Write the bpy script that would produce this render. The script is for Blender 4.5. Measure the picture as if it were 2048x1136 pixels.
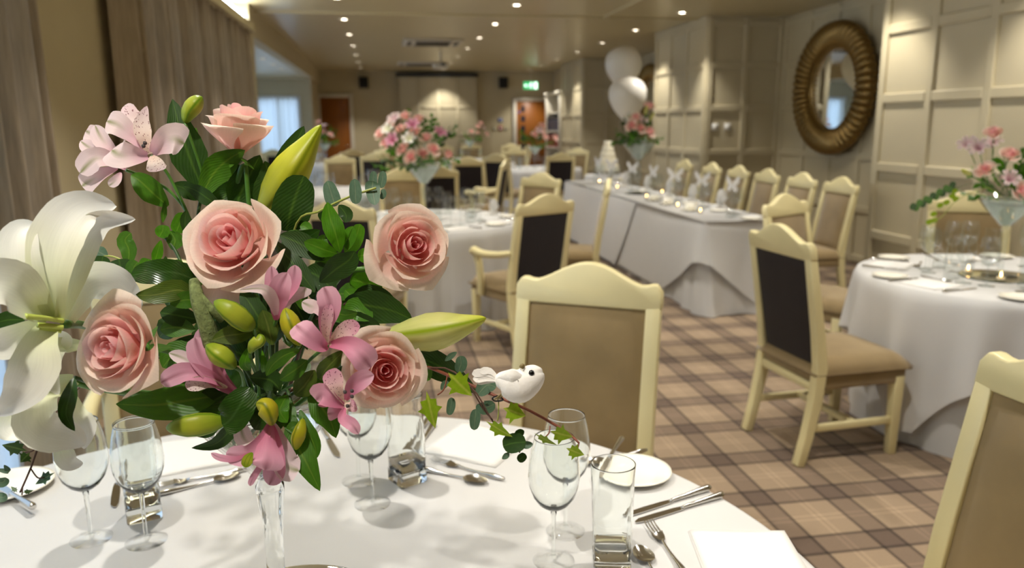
import bpy, bmesh, math, random
from mathutils import Vector, Matrix
from math import sin, cos, pi, radians, sqrt, atan2, floor
random.seed(7)
for o in list(bpy.data.objects): bpy.data.objects.remove(o)
SC = bpy.context.scene
COL = SC.collection

# ---------------------------------------------------------------- camera
IW, IH = 2048, 1136
FPX, PITCH, ROLL, YAW, CAMH = 1560.0, .2012, .006, .163, 1.5
_cp, _sp, _cy, _sy, _cr, _sr = cos(PITCH), sin(PITCH), cos(YAW), sin(YAW), cos(ROLL), sin(ROLL)
def ray(px, py):
    u, v = (px-IW/2)/FPX, (py-IH/2)/FPX
    u, v = _cr*u-_sr*v, _sr*u+_cr*v
    a, b, c = u, _cp-v*_sp, -_sp-v*_cp
    return Vector((a*_cy+b*_sy, -a*_sy+b*_cy, c))
CAMP = Vector((0, 0, CAMH))
def atz(px, py, z):                       # pixel -> point on a horizontal plane
    d = ray(px, py); return CAMP + d*((z-CAMH)/d.z)
def atD(px, py, D):                       # pixel -> point at a given distance
    return CAMP + ray(px, py)*D
cam_d = bpy.data.cameras.new('camera'); cam = bpy.data.objects.new('camera', cam_d); COL.objects.link(cam)
fw = ray(IW/2, IH/2).normalized(); rt = (ray(IW/2+100, IH/2)-ray(IW/2, IH/2)).normalized(); up = rt.cross(fw)
M = Matrix(((rt.x, up.x, -fw.x, 0), (rt.y, up.y, -fw.y, 0), (rt.z, up.z, -fw.z, CAMH), (0, 0, 0, 1)))
cam.matrix_world = M
cam_d.sensor_width = 36; cam_d.lens = FPX/IW*36; cam_d.clip_start = .02; cam_d.clip_end = 100
cam_d.dof.use_dof = True; cam_d.dof.focus_distance = 1.03; cam_d.dof.aperture_fstop = 4.3
SC.camera = cam

# ---------------------------------------------------------------- world, exposure
wd = bpy.data.worlds.new('daylight'); SC.world = wd; wd.use_nodes = True
bg = wd.node_tree.nodes['Background']; bg.inputs[0].default_value = (.52, .74, 1, 1); bg.inputs[1].default_value = 2.4
SC.view_settings.view_transform = 'Standard'; SC.view_settings.look = 'None'
SC.view_settings.gamma = 1; SC.view_settings.use_curve_mapping = False
SC.view_settings.exposure = 0.22
SPOT_W, COVE_E = 92.0, 22.0

# ---------------------------------------------------------------- helpers
def lin(c):
    c /= 255; return c/12.92 if c <= .04045 else ((c+.055)/1.055)**2.4
def rgb(r, g, b): return (lin(r), lin(g), lin(b), 1)
MATS = {}
def newmat(name):
    m = bpy.data.materials.new(name); m.use_nodes = True; MATS[name] = m
    return m, m.node_tree, m.node_tree.nodes['Principled BSDF']
def mat(name, col, rough=.5, metal=0, spec=.5, var=0, scale=20, bump=0, bscale=200, sheen=0, stretch=None, coat=0, trans=0):
    m, nt, p = newmat(name)
    p.inputs['Base Color'].default_value = col; p.inputs['Roughness'].default_value = rough
    p.inputs['Metallic'].default_value = metal; p.inputs['Specular IOR Level'].default_value = spec
    p.inputs['Sheen Weight'].default_value = sheen; p.inputs['Coat Weight'].default_value = coat
    N, L = nt.nodes.new, nt.links.new
    tc = N('ShaderNodeTexCoord')
    src = tc.outputs['Object']
    if stretch:
        mp = N('ShaderNodeMapping'); mp.inputs['Scale'].default_value = stretch; L(src, mp.inputs[0]); src = mp.outputs[0]
    if var:
        n = N('ShaderNodeTexNoise'); n.inputs['Scale'].default_value = scale; n.inputs['Detail'].default_value = 4; L(src, n.inputs['Vector'])
        r = N('ShaderNodeValToRGB'); r.color_ramp.elements[0].position = .3; r.color_ramp.elements[1].position = .7
        r.color_ramp.elements[0].color = tuple(c*(1-var) for c in col[:3])+(1,); r.color_ramp.elements[1].color = tuple(min(1, c*(1+var)) for c in col[:3])+(1,)
        L(n.outputs[0], r.inputs[0]); L(r.outputs[0], p.inputs['Base Color'])
    if bump:
        n2 = N('ShaderNodeTexNoise'); n2.inputs['Scale'].default_value = bscale; L(src, n2.inputs['Vector'])
        b = N('ShaderNodeBump'); b.inputs['Strength'].default_value = bump; b.inputs['Distance'].default_value = .002
        L(n2.outputs[0], b.inputs['Height']); L(b.outputs[0], p.inputs['Normal'])
    if trans:
        t = N('ShaderNodeBsdfTranslucent'); t.inputs[0].default_value = col
        mx = N('ShaderNodeMixShader'); mx.inputs[0].default_value = trans
        out = nt.nodes['Material Output']
        L(p.outputs[0], mx.inputs[1]); L(t.outputs[0], mx.inputs[2]); L(mx.outputs[0], out.inputs[0])
    return m
def emis(name, col, s):
    m, nt, p = newmat(name); p.inputs['Base Color'].default_value = (0, 0, 0, 1)
    p.inputs['Emission Color'].default_value = col; p.inputs['Emission Strength'].default_value = s
    return m
def thin_glass(name, tint=(.96, .98, .98, 1), ior=1.5, base=.6):
    m, nt, p = newmat(name); nt.nodes.remove(p); N, L = nt.nodes.new, nt.links.new
    t = N('ShaderNodeBsdfTransparent'); t.inputs[0].default_value = tint
    g = N('ShaderNodeBsdfGlossy'); g.inputs['Roughness'].default_value = .02
    lw = N('ShaderNodeLayerWeight'); lw.inputs[0].default_value = .5
    pw = N('ShaderNodeMath'); pw.operation = 'POWER'; pw.inputs[1].default_value = 5.0; L(lw.outputs['Facing'], pw.inputs[0])
    f = N('ShaderNodeMath'); f.operation = 'MULTIPLY_ADD'; f.inputs[1].default_value = .9; f.inputs[2].default_value = ((ior-1)/(ior+1))**2*base; L(pw.outputs[0], f.inputs[0])
    mx = N('ShaderNodeMixShader'); L(f.outputs[0], mx.inputs[0]); L(t.outputs[0], mx.inputs[1]); L(g.outputs[0], mx.inputs[2])
    L(mx.outputs[0], nt.nodes['Material Output'].inputs[0]); return m
def solid_glass(name, tint=(.97, .99, .98, 1)):
    m, nt, p = newmat(name)
    p.inputs['Base Color'].default_value = tint; p.inputs['Roughness'].default_value = .01
    p.inputs['IOR'].default_value = 1.45; p.inputs['Transmission Weight'].default_value = 1
    return m
def petal_mat(name, base, mid, edge, trans=.25, rough=.55, streak=None, stain=None, seam=None):
    """colour runs from petal base to rim along UV v; optional streaks along the petal"""
    m, nt, p = newmat(name); N, L = nt.nodes.new, nt.links.new
    uv = N('ShaderNodeUVMap'); sep = N('ShaderNodeSeparateXYZ'); L(uv.outputs[0], sep.inputs[0])
    r = N('ShaderNodeValToRGB'); e = r.color_ramp.elements
    e[0].position = .05; e[0].color = base; e[1].position = .97; e[1].color = edge
    k = e.new(.6); k.color = mid
    L(sep.outputs[1], r.inputs[0]); colr = r.outputs[0]
    ns = N('ShaderNodeTexNoise'); ns.inputs['Scale'].default_value = 3; ns.inputs['Detail'].default_value = 3
    mp = N('ShaderNodeMapping'); mp.inputs['Scale'].default_value = (14, 1.2, 1); L(uv.outputs[0], mp.inputs[0]); L(mp.outputs[0], ns.inputs['Vector'])
    mxv = N('ShaderNodeMix'); mxv.data_type = 'RGBA'; mxv.blend_type = 'MULTIPLY'; mxv.inputs[0].default_value = .35
    L(colr, mxv.inputs[6]); L(ns.outputs[0], mxv.inputs[7])
    gm = N('ShaderNodeMix'); gm.data_type = 'RGBA'; gm.blend_type = 'MIX'; gm.inputs[0].default_value = .55
    L(mxv.outputs[2], gm.inputs[6]); L(colr, gm.inputs[7]); colr = gm.outputs[2]
    if streak:
        n2 = N('ShaderNodeTexVoronoi'); n2.inputs['Scale'].default_value = 1
        m2 = N('ShaderNodeMapping'); m2.inputs['Scale'].default_value = (9, 14, 1); L(uv.outputs[0], m2.inputs[0]); L(m2.outputs[0], n2.inputs['Vector'])
        lt = N('ShaderNodeMath'); lt.operation = 'LESS_THAN'; lt.inputs[1].default_value = .23; L(n2.outputs['Distance'], lt.inputs[0])
        ms = N('ShaderNodeMix'); ms.data_type = 'RGBA'; L(lt.outputs[0], ms.inputs[0]); L(colr, ms.inputs[6]); ms.inputs[7].default_value = streak
        colr = ms.outputs[2]
    if seam:                                # thin darker seams between the closed petals of a bud
        sm = N('ShaderNodeMath'); sm.operation = 'MULTIPLY'; sm.inputs[1].default_value = 3; L(sep.outputs[0], sm.inputs[0])
        pp = N('ShaderNodeMath'); pp.operation = 'PINGPONG'; pp.inputs[1].default_value = .5; L(sm.outputs[0], pp.inputs[0])
        r3 = N('ShaderNodeValToRGB'); r3.color_ramp.elements[0].position = .02; r3.color_ramp.elements[0].color = (1, 1, 1, 1); r3.color_ramp.elements[1].position = .12; r3.color_ramp.elements[1].color = (0, 0, 0, 1); L(pp.outputs[0], r3.inputs[0])
        m4 = N('ShaderNodeMix'); m4.data_type = 'RGBA'; L(r3.outputs[0], m4.inputs[0]); L(colr, m4.inputs[6]); m4.inputs[7].default_value = seam; colr = m4.outputs[2]
    if stain:                               # green blotch near the tip of the petal's midrib
        a = N('ShaderNodeMath'); a.operation = 'SUBTRACT'; a.inputs[1].default_value = .5; L(sep.outputs[0], a.inputs[0])
        b = N('ShaderNodeMath'); b.operation = 'ABSOLUTE'; L(a.outputs[0], b.inputs[0])
        rr = N('ShaderNodeValToRGB'); rr.color_ramp.elements[0].position = .02; rr.color_ramp.elements[0].color = (1, 1, 1, 1); rr.color_ramp.elements[1].position = .16; rr.color_ramp.elements[1].color = (0, 0, 0, 1); L(b.outputs[0], rr.inputs[0])
        rv = N('ShaderNodeValToRGB'); rv.color_ramp.elements[0].position = .45; rv.color_ramp.elements[0].color = (0, 0, 0, 1); rv.color_ramp.elements[1].position = .9; rv.color_ramp.elements[1].color = (.8, .8, .8, 1); L(sep.outputs[1], rv.inputs[0])
        mm = N('ShaderNodeMath'); mm.operation = 'MULTIPLY'; L(rr.outputs[0], mm.inputs[0]); L(rv.outputs[0], mm.inputs[1])
        ms2 = N('ShaderNodeMix'); ms2.data_type = 'RGBA'; L(mm.outputs[0], ms2.inputs[0]); L(colr, ms2.inputs[6]); ms2.inputs[7].default_value = stain
        colr = ms2.outputs[2]
    L(colr, p.inputs['Base Color']); p.inputs['Roughness'].default_value = rough; p.inputs['Specular IOR Level'].default_value = .25
    t = N('ShaderNodeBsdfTranslucent'); L(colr, t.inputs[0]); mx = N('ShaderNodeMixShader'); mx.inputs[0].default_value = trans
    L(p.outputs[0], mx.inputs[1]); L(t.outputs[0], mx.inputs[2]); L(mx.outputs[0], nt.nodes['Material Output'].inputs[0])
    return m
def leaf_mat(name, c, rib, rough=.3, trans=.2):
    m, nt, p = newmat(name); N, L = nt.nodes.new, nt.links.new
    uv = N('ShaderNodeUVMap'); sep = N('ShaderNodeSeparateXYZ'); L(uv.outputs[0], sep.inputs[0])
    a = N('ShaderNodeMath'); a.operation = 'SUBTRACT'; a.inputs[1].default_value = .5; L(sep.outputs[0], a.inputs[0])
    b = N('ShaderNodeMath'); b.operation = 'ABSOLUTE'; L(a.outputs[0], b.inputs[0])
    r = N('ShaderNodeValToRGB'); r.color_ramp.elements[0].position = .0; r.color_ramp.elements[0].color = rib
    r.color_ramp.elements[1].position = .06; r.color_ramp.elements[1].color = c; L(b.outputs[0], r.inputs[0])
    n = N('ShaderNodeTexNoise'); n.inputs['Scale'].default_value = 5; L(uv.outputs[0], n.inputs['Vector'])
    mx0 = N('ShaderNodeMix'); mx0.data_type = 'RGBA'; mx0.blend_type = 'MULTIPLY'; mx0.inputs[0].default_value = .5
    L(r.outputs[0], mx0.inputs[6]); L(n.outputs[0], mx0.inputs[7])
    L(mx0.outputs[2], p.inputs['Base Color']); p.inputs['Roughness'].default_value = rough; p.inputs['Specular IOR Level'].default_value = .45
    w = N('ShaderNodeTexWave'); w.inputs['Scale'].default_value = 5; mp = N('ShaderNodeMapping'); mp.inputs['Rotation'].default_value = (0, 0, .9); L(uv.outputs[0], mp.inputs[0]); L(mp.outputs[0], w.inputs[0])
    bp = N('ShaderNodeBump'); bp.inputs['Strength'].default_value = .12; bp.inputs['Distance'].default_value = .002; L(w.outputs[1], bp.inputs['Height']); L(bp.outputs[0], p.inputs['Normal'])
    t = N('ShaderNodeBsdfTranslucent'); L(mx0.outputs[2], t.inputs[0]); mx = N('ShaderNodeMixShader'); mx.inputs[0].default_value = trans
    L(p.outputs[0], mx.inputs[1]); L(t.outputs[0], mx.inputs[2]); L(mx.outputs[0], nt.nodes['Material Output'].inputs[0])
    return m

def mesh(name, V, F, smooth=True, uv=None):
    me = bpy.data.meshes.new(name); me.from_pydata([tuple(v) for v in V], [], F); me.update()
    if uv:
        l = me.uv_layers.new(name='UVMap')
        for p in me.polygons:
            for li in p.loop_indices: l.data[li].uv = uv[me.loops[li].vertex_index]
    if smooth: me.shade_smooth()
    return me
def link(name, me, m=None, parent=None, loc=None):
    o = bpy.data.objects.new(name, me); COL.objects.link(o)
    if m is not None:
        if isinstance(m, str): m = MATS[m]
        if not me.materials: me.materials.append(m)
    if parent is not None: o.parent = parent
    if loc is not None: o.location = loc
    return o
def tag(o, label, cat, group=None):
    o['label'] = label; o['category'] = cat
    if group: o['group'] = group
    return o
def thing(name, label, cat, loc=(0, 0, 0), rz=0, group=None):
    o = bpy.data.objects.new(name, None); COL.objects.link(o); o.location = loc; o.rotation_euler = (0, 0, rz)
    o.empty_display_size = .05
    return tag(o, label, cat, group)
def struct(name, me, m, parent=None):
    o = link(name, me, m, parent)
    if parent is None: o['kind'] = 'structure'
    return o
CH = {}
def copy_tree(o, parent=None):
    c = o.copy(); COL.objects.link(c); c.parent = parent
    for ch in o.children: copy_tree(ch, c)
    return c
class Proto:
    """first use places the prototype itself, later uses copy it"""
    def __init__(s, root): s.root, s.used = root, False
    def put(s, loc, rz=0, label=None, group=None, scale=None, rot=None):
        o = s.root if not s.used else copy_tree(s.root)
        s.used = True; o.location = loc; o.rotation_euler = (0, 0, rz)
        if scale: o.scale = (scale,)*3
        if rot: o.rotation_euler = rot
        if label: o['label'] = label
        if group: o['group'] = group
        return o

def boxm(x0, x1, y0, y1, z0, z1, bev=0, seg=2, name='box', smooth=None):
    bm = bmesh.new(); bmesh.ops.create_cube(bm, size=1)
    for v in bm.verts:
        v.co = (x0+(v.co.x+.5)*(x1-x0), y0+(v.co.y+.5)*(y1-y0), z0+(v.co.z+.5)*(z1-z0))
    if bev: bmesh.ops.bevel(bm, geom=bm.edges[:]+bm.verts[:], offset=bev, segments=seg, profile=.5, affect='EDGES')
    me = bpy.data.meshes.new(name); bm.to_mesh(me); bm.free()
    if smooth or (bev and smooth is None): me.shade_smooth()
    return me
def lathe(prof, seg=32, name='lathe', closed=False, smooth=True):
    V, F, UV = [], [], []
    n = len(prof)
    for i in range(seg):
        a = 2*pi*i/seg
        for j, (r, z) in enumerate(prof): V.append((r*cos(a), r*sin(a), z)); UV.append((i/seg, j/(n-1)))
    for i in range(seg):
        k = (i+1) % seg
        for j in range(n-1): F.append((i*n+j, k*n+j, k*n+j+1, i*n+j+1))
    me = mesh(name, V, F, smooth, UV)
    bm = bmesh.new(); bm.from_mesh(me); bmesh.ops.remove_doubles(bm, verts=bm.verts[:], dist=1e-6)
    bmesh.ops.recalc_face_normals(bm, faces=bm.faces[:]); bm.to_mesh(me); bm.free()
    if smooth: me.shade_smooth()
    return me
def cr(P, t):
    n = len(P)-1; s = min(max(t, 0), .99999)*n; i = int(s); f = s-i
    p0, p1, p2, p3 = P[max(i-1, 0)], P[i], P[min(i+1, n)], P[min(i+2, n)]
    return .5*((2*p1)+(p2-p0)*f+(2*p0-5*p1+4*p2-p3)*f*f+(3*p1-p0-3*p2+p3)*f**3)
def lerpL(L, t):
    """piecewise-linear interpolation of (t, value) pairs or an even list"""
    if not isinstance(L[0], (tuple, list)): L = [(i/(len(L)-1), v) for i, v in enumerate(L)]
    for (a, x), (b, y) in zip(L, L[1:]):
        if t <= b: return x+(y-x)*((t-a)/(b-a) if b > a else 0)
    return L[-1][1]
def tube(P, R, seg=8, n=16, name='tube', ridge=0, ridges=3, off=Vector((0, 0, 0))):
    P = [Vector(p) for p in P]; V, F, UV = [], [], []
    nr = None
    for i in range(n+1):
        t = i/n; p = cr(P, t); T = (cr(P, t+.01)-cr(P, t-.01))
        T = T.normalized() if T.length > 1e-9 else Vector((0, 0, 1))
        if nr is None: nr = T.orthogonal().normalized()
        nr = (nr-T*nr.dot(T)).normalized(); b = T.cross(nr)
        r = lerpL(R, t) if isinstance(R, (list, tuple)) else R
        for k in range(seg):
            a = 2*pi*k/seg; rr = r*(1+ridge*cos(ridges*a))
            V.append(p+(nr*cos(a)+b*sin(a))*rr-off); UV.append((k/seg, t))
    for i in range(n):
        for k in range(seg):
            m = (k+1) % seg; F.append((i*seg+k, i*seg+m, (i+1)*seg+m, (i+1)*seg+k))
    F.append(tuple(range(seg))[::-1]); F.append(tuple(n*seg+k for k in range(seg)))
    return mesh(name, V, F, True, UV)
def bar(P, w, d, name='bar', bev=.004):
    """rectangular section swept along a path in the local y-z plane at fixed x; w across x, d across the path"""
    P = [Vector(p) for p in P]; V, F = [], []; n = len(P)
    for i, p in enumerate(P):
        T = (P[min(i+1, n-1)]-P[max(i-1, 0)]).normalized()
        s = Vector((1, 0, 0)); q = T.cross(s).normalized()
        ww = w[i] if isinstance(w, (list, tuple)) else w; dd = d[i] if isinstance(d, (list, tuple)) else d
        for a, b in ((-1, -1), (1, -1), (1, 1), (-1, 1)): V.append(p+s*ww/2*a+q*dd/2*b)
    for i in range(n-1):
        for k in range(4): m = (k+1) % 4; F.append((i*4+k, i*4+m, i*4+4+m, i*4+4+k))
    F += [(3, 2, 1, 0), tuple((n-1)*4+k for k in range(4))]
    me = mesh(name, V, F, False)
    bm = bmesh.new(); bm.from_mesh(me); bmesh.ops.recalc_face_normals(bm, faces=bm.faces[:])
    if bev: bmesh.ops.bevel(bm, geom=[e for e in bm.edges if e.calc_face_angle(0) > .5], offset=bev, segments=2, profile=.5, affect='EDGES')
    bm.to_mesh(me); bm.free(); me.shade_smooth()
    return me
def prism(poly, axis_fn, name='prism', t0=0, t1=1, bev=0):
    """extrude a 2D polygon; axis_fn(a, b, t) -> 3D point"""
    n = len(poly); V = [axis_fn(a, b, t0) for a, b in poly]+[axis_fn(a, b, t1) for a, b in poly]
    F = [tuple(range(n))[::-1], tuple(range(n, 2*n))]+[(i, (i+1) % n, n+(i+1) % n, n+i) for i in range(n)]
    me = mesh(name, V, F, False); bm = bmesh.new(); bm.from_mesh(me); bmesh.ops.recalc_face_normals(bm, faces=bm.faces[:])
    if bev: bmesh.ops.bevel(bm, geom=[e for e in bm.edges if e.calc_face_angle(0) > .8], offset=bev, segments=2, profile=.5, affect='EDGES')
    bm.to_mesh(me); bm.free()
    return me
def joinm(ms, name='joined'):
    bm = bmesh.new()
    for m in ms: bm.from_mesh(m)
    me = bpy.data.meshes.new(name); bm.to_mesh(me); bm.free(); me.shade_smooth(); return me

# ---------------------------------------------------------------- materials
mat('wall_paint', rgb(184, 172, 140), .75, var=.03, scale=3)
mat('panel_paint', rgb(186, 175, 145), .5, var=.02, scale=4)
mat('ceiling_paint', rgb(190, 177, 140), .30, spec=.5, var=.02, scale=2)
mat('louvre_grey', rgb(96, 90, 78), .6)
mat('white_trim', rgb(206, 200, 184), .45)
mat('oak_door', rgb(140, 82, 22), .4, var=.18, scale=6, stretch=(8, 8, .7))
mat('dark_metal_and_shade', rgb(40, 38, 40), .45)
mat('black_gap', rgb(12, 11, 10), .8)
mat('cream_wood', rgb(226, 214, 164), .38, spec=.5, var=.03, scale=6)
mat('tan_velvet', rgb(144, 123, 86), .8, spec=.2, sheen=.35, var=.10, scale=9, bump=.12, bscale=500)
mat('dark_fabric', rgb(34, 28, 30), .75, spec=.25, sheen=.15, var=.12, scale=12)
mat('linen', rgb(214, 213, 211), .75, spec=.2, var=.012, scale=8, bump=.05, bscale=900, trans=.12)
mat('linen_top', rgb(228, 226, 222), .7, spec=.2, bump=.04, bscale=900)
mat('china', rgb(246, 242, 228), .12, spec=.5, coat=.4)
mat('steel', (.62, .6, .57, 1), .16, metal=1)
mat('mirror', (.86, .88, .87, 1), .01, metal=1)
mat('mirror_edge', rgb(40, 52, 46), .1, spec=.6)
mat('gold_leaf', rgb(140, 114, 66), .36, metal=.8, var=.25, scale=14)
mat('balloon', rgb(238, 234, 224), .28, spec=.5, trans=.15)
mat('icing', rgb(244, 238, 216), .5, var=.03, scale=30, bump=.3, bscale=60)
mat('candle', rgb(240, 222, 180), .4)
emis('flame', (1, .55, .18, 1), 22)
emis('lamp_lens', (1, .88, .70, 1), 26)
emis('cove_glow', (.86, .93, 1, 1), COVE_E)
emis('exit_green', (.01, .42, .12, 1), 1.3)
emis('exit_white', (.75, 1, .82, 1), 2.6)
thin_glass('glass_thin', (.988, .992, .992, 1)); thin_glass('glass_far', (.95, .97, .97, 1), 1.55, 1.9)
solid_glass('glass_solid')
thin_glass('window_glass', (.95, .97, 1, 1), 1.45)
mat('water_glass', rgb(214, 222, 214), .12, spec=.6, trans=.6)
mat('wood_leg', rgb(120, 88, 52), .5, var=.1)
mat('black_string', rgb(200, 196, 188), .6)
for i, c in enumerate([(44, 46, 78), (112, 34, 34), (60, 58, 62), (128, 60, 44), (30, 34, 52)]): mat('book_%d' % i, rgb(*c), .6)
mat('blue_sign', rgb(40, 84, 170), .5); mat('red_sign', rgb(150, 40, 44), .5); mat('switch_white', rgb(228, 226, 220), .4); mat('brass_plate', rgb(150, 140, 100), .35, metal=.5)
mat('vision_glass', rgb(38, 42, 56), .2)
def carpet_mat():
    m, nt, p = newmat('tartan_carpet'); N, L = nt.nodes.new, nt.links.new
    g = N('ShaderNodeNewGeometry'); s = N('ShaderNodeSeparateXYZ'); L(g.outputs['Position'], s.inputs[0])
    def axis(out, off, per, tint):
        a = N('ShaderNodeMath'); a.operation = 'SUBTRACT'; a.inputs[1].default_value = off; L(out, a.inputs[0])
        b = N('ShaderNodeMath'); b.operation = 'DIVIDE'; b.inputs[1].default_value = per; L(a.outputs[0], b.inputs[0])
        c = N('ShaderNodeMath'); c.operation = 'PINGPONG'; c.inputs[1].default_value = .5; L(b.outputs[0], c.inputs[0])
        r = N('ShaderNodeValToRGB'); r.color_ramp.interpolation = 'LINEAR'; e = r.color_ramp.elements
        gd, bd, dk, pl = .78, .52, .24, 1.0
        st = [(0, bd), (.125, bd), (.135, dk), (.165, dk), (.177, gd), (.445, gd), (.452, pl), (.468, pl), (.475, gd), (.5, gd)]
        st = [(2*q, v) for q, v in st]
        e[0].position = 0; e[0].color = (bd*tint[0], bd*tint[1], bd*tint[2], 1); e[1].position = 1; e[1].color = (gd, gd, gd, 1)
        for q, v in st[1:-1]:
            k = e.new(q); tt = tint if v <= bd else (1, 1, 1); k.color = (v*tt[0], v*tt[1], v*tt[2], 1)
        d = N('ShaderNodeMath'); d.operation = 'MULTIPLY'; d.inputs[1].default_value = 2; L(c.outputs[0], d.inputs[0]); L(d.outputs[0], r.inputs[0])
        return r.outputs[0]
    ax = axis(s.outputs[0], 1.784, .318, (.96, .93, .98)); ay = axis(s.outputs[1], 2.746, .376, (.97, .94, .99))
    m1 = N('ShaderNodeMix'); m1.data_type = 'RGBA'; m1.blend_type = 'MULTIPLY'; m1.inputs[0].default_value = 1; L(ax, m1.inputs[6]); L(ay, m1.inputs[7])
    m2 = N('ShaderNodeMix'); m2.data_type = 'RGBA'; m2.blend_type = 'MULTIPLY'; m2.inputs[0].default_value = 1; m2.inputs[6].default_value = (.50, .365, .24, 1); L(m1.outputs[2], m2.inputs[7])
    n = N('ShaderNodeTexNoise'); n.inputs['Scale'].default_value = 260; L(g.outputs['Position'], n.inputs['Vector'])
    m3 = N('ShaderNodeMix'); m3.data_type = 'RGBA'; m3.blend_type = 'OVERLAY'; m3.inputs[0].default_value = .35; L(m2.outputs[2], m3.inputs[6]); L(n.outputs[0], m3.inputs[7])
    L(m3.outputs[2], p.inputs['Base Color']); p.inputs['Roughness'].default_value = .95; p.inputs['Specular IOR Level'].default_value = .1; p.inputs['Sheen Weight'].default_value = .15
    b = N('ShaderNodeBump'); b.inputs['Strength'].default_value = .4; b.inputs['Distance'].default_value = .003; L(n.outputs[0], b.inputs['Height']); L(b.outputs[0], p.inputs['Normal'])
carpet_mat()
mat('curtain_cloth', rgb(156, 140, 118), .65, spec=.3, var=.2, scale=70, stretch=(1, 1, .08), sheen=.3, trans=.10)
def voile_mat(name, tr_):
    m, nt, p = newmat(name); N, L = nt.nodes.new, nt.links.new
    p.inputs['Base Color'].default_value = (.86, .86, .85, 1); p.inputs['Roughness'].default_value = .8
    t = N('ShaderNodeBsdfTranslucent'); t.inputs[0].default_value = (.87, .87, .86, 1)
    x = N('ShaderNodeMixShader'); x.inputs[0].default_value = .6; L(p.outputs[0], x.inputs[1]); L(t.outputs[0], x.inputs[2])
    tr = N('ShaderNodeBsdfTransparent'); y = N('ShaderNodeMixShader'); y.inputs[0].default_value = tr_
    L(x.outputs[0], y.inputs[1]); L(tr.outputs[0], y.inputs[2]); L(y.outputs[0], nt.nodes['Material Output'].inputs[0])
voile_mat('voile', .35); voile_mat('voile_open', .6); voile_mat('voile_dense', .08)
# ================================================================ structure
CZ = 2.8; XL, XR, XREC, YB, YN = -1.5, 4.03, 5.05, 19.8, -3.5
struct('floor', boxm(-3.7, 5.3, YN-.1, YB+.1, -.1, 0), 'tartan_carpet')
struct('ceiling', boxm(-1.56, 5.3, YN-.1, YB+.1, CZ, CZ+.1), 'ceiling_paint')
struct('ceiling_bay', boxm(-3.7, -1.52, 9.45, 17.9, 2.5, 2.6), 'ceiling_paint')
struct('trim_1', boxm(-1.52, -1.38, 9.45, YB, 2.5, CZ), 'wall_paint')          # beam above the bay
struct('trim_2', boxm(-1.38, 4.03, 9.73, 9.78, CZ-.022, CZ+.001), 'ceiling_paint')
struct('trim_3', boxm(2.755, 2.805, 5.5, 9.78, CZ-.022, CZ+.001), 'ceiling_paint')
# left wall: solid piers with tall windows between them
wl = struct('wall_left', joinm([boxm(-1.62, XL, YN, .5, 0, CZ), boxm(-1.62, XL, 3.7, 5.2, 0, CZ), boxm(-1.62, -1.36, 9.2, 9.45, 0, CZ),
      boxm(-1.62, XL, .5, 3.7, 2.45, CZ), boxm(-1.62, XL, 5.2, 9.2, 2.45, CZ), boxm(-1.62, XL, .5, 3.7, 0, .08), boxm(-1.62, XL, 5.2, 9.2, 0, .08)]), 'wall_paint')
wl.data.shade_flat()
struct('wall_bay_left', joinm([boxm(-3.72, -3.6, 9.33, 10.6, 0, 2.5), boxm(-3.72, -3.6, 16.8, 17.9, 0, 2.5), boxm(-3.72, -3.6, 10.6, 16.8, 2.25, 2.5), boxm(-3.72, -3.6, 10.6, 16.8, 0, .35), boxm(-3.7, -1.62, 9.33, 9.45, 0, 2.6)]), 'wall_paint').data.shade_flat()
struct('wall_bay_end', joinm([boxm(-3.6, -2.62, 17.8, 17.92, 0, 2.5), boxm(-1.72, -1.44, 17.8, 17.92, 0, 2.5), boxm(-2.62, -1.72, 17.8, 17.92, 2.11, 2.5), boxm(-2.62, -1.72, 17.8, 17.92, 0, .5), boxm(-1.56, -1.44, 17.92, YB, 0, 2.5)]), 'wall_paint').data.shade_flat()
struct('wall_back', boxm(-1.56, 5.3, YB, YB+.12, 0, CZ), 'wall_paint')
struct('wall_near', boxm(-1.62, 5.3, YN-.12, YN, 0, CZ), 'wall_paint')
def window(n, axis, c, a0, a1, z0, z1, nm):
    """frame, mullions and panes in an opening; axis 'x' = wall plane at x=c"""
    f = lambda u0, u1, w0, w1, d=.03: boxm(c-d, c+d, u0, u1, w0, w1) if axis == 'x' else boxm(u0, u1, c-d, c+d, w0, w1)
    o = struct('window_%s' % n, joinm([f(a0, a1, z0, z0+.05), f(a0, a1, z1-.05, z1), f(a0, a0+.05, z0, z1), f(a1-.05, a1, z0, z1)]), 'white_trim'); o.data.shade_flat()
    st = (a1-a0)/nm
    for i in range(1, nm): link('mullion', f(a0+i*st-.025, a0+i*st+.025, z0+.05, z1-.05), 'white_trim', o)
    for i in range(nm): link('pane', f(a0+i*st+.025, a0+(i+1)*st-.025, z0+.05, z1-.05, .004), 'window_glass', o)
window(1, 'x', -1.57, .5, 3.7, .08, 2.45, 3); window(2, 'x', -1.57, 5.2, 9.2, .08, 2.45, 4)
window('3_offscreen', 'x', -3.66, 10.6, 16.8, .35, 2.25, 5); window(4, 'y', 17.86, -2.62, -1.72, .5, 2.11, 2)
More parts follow.
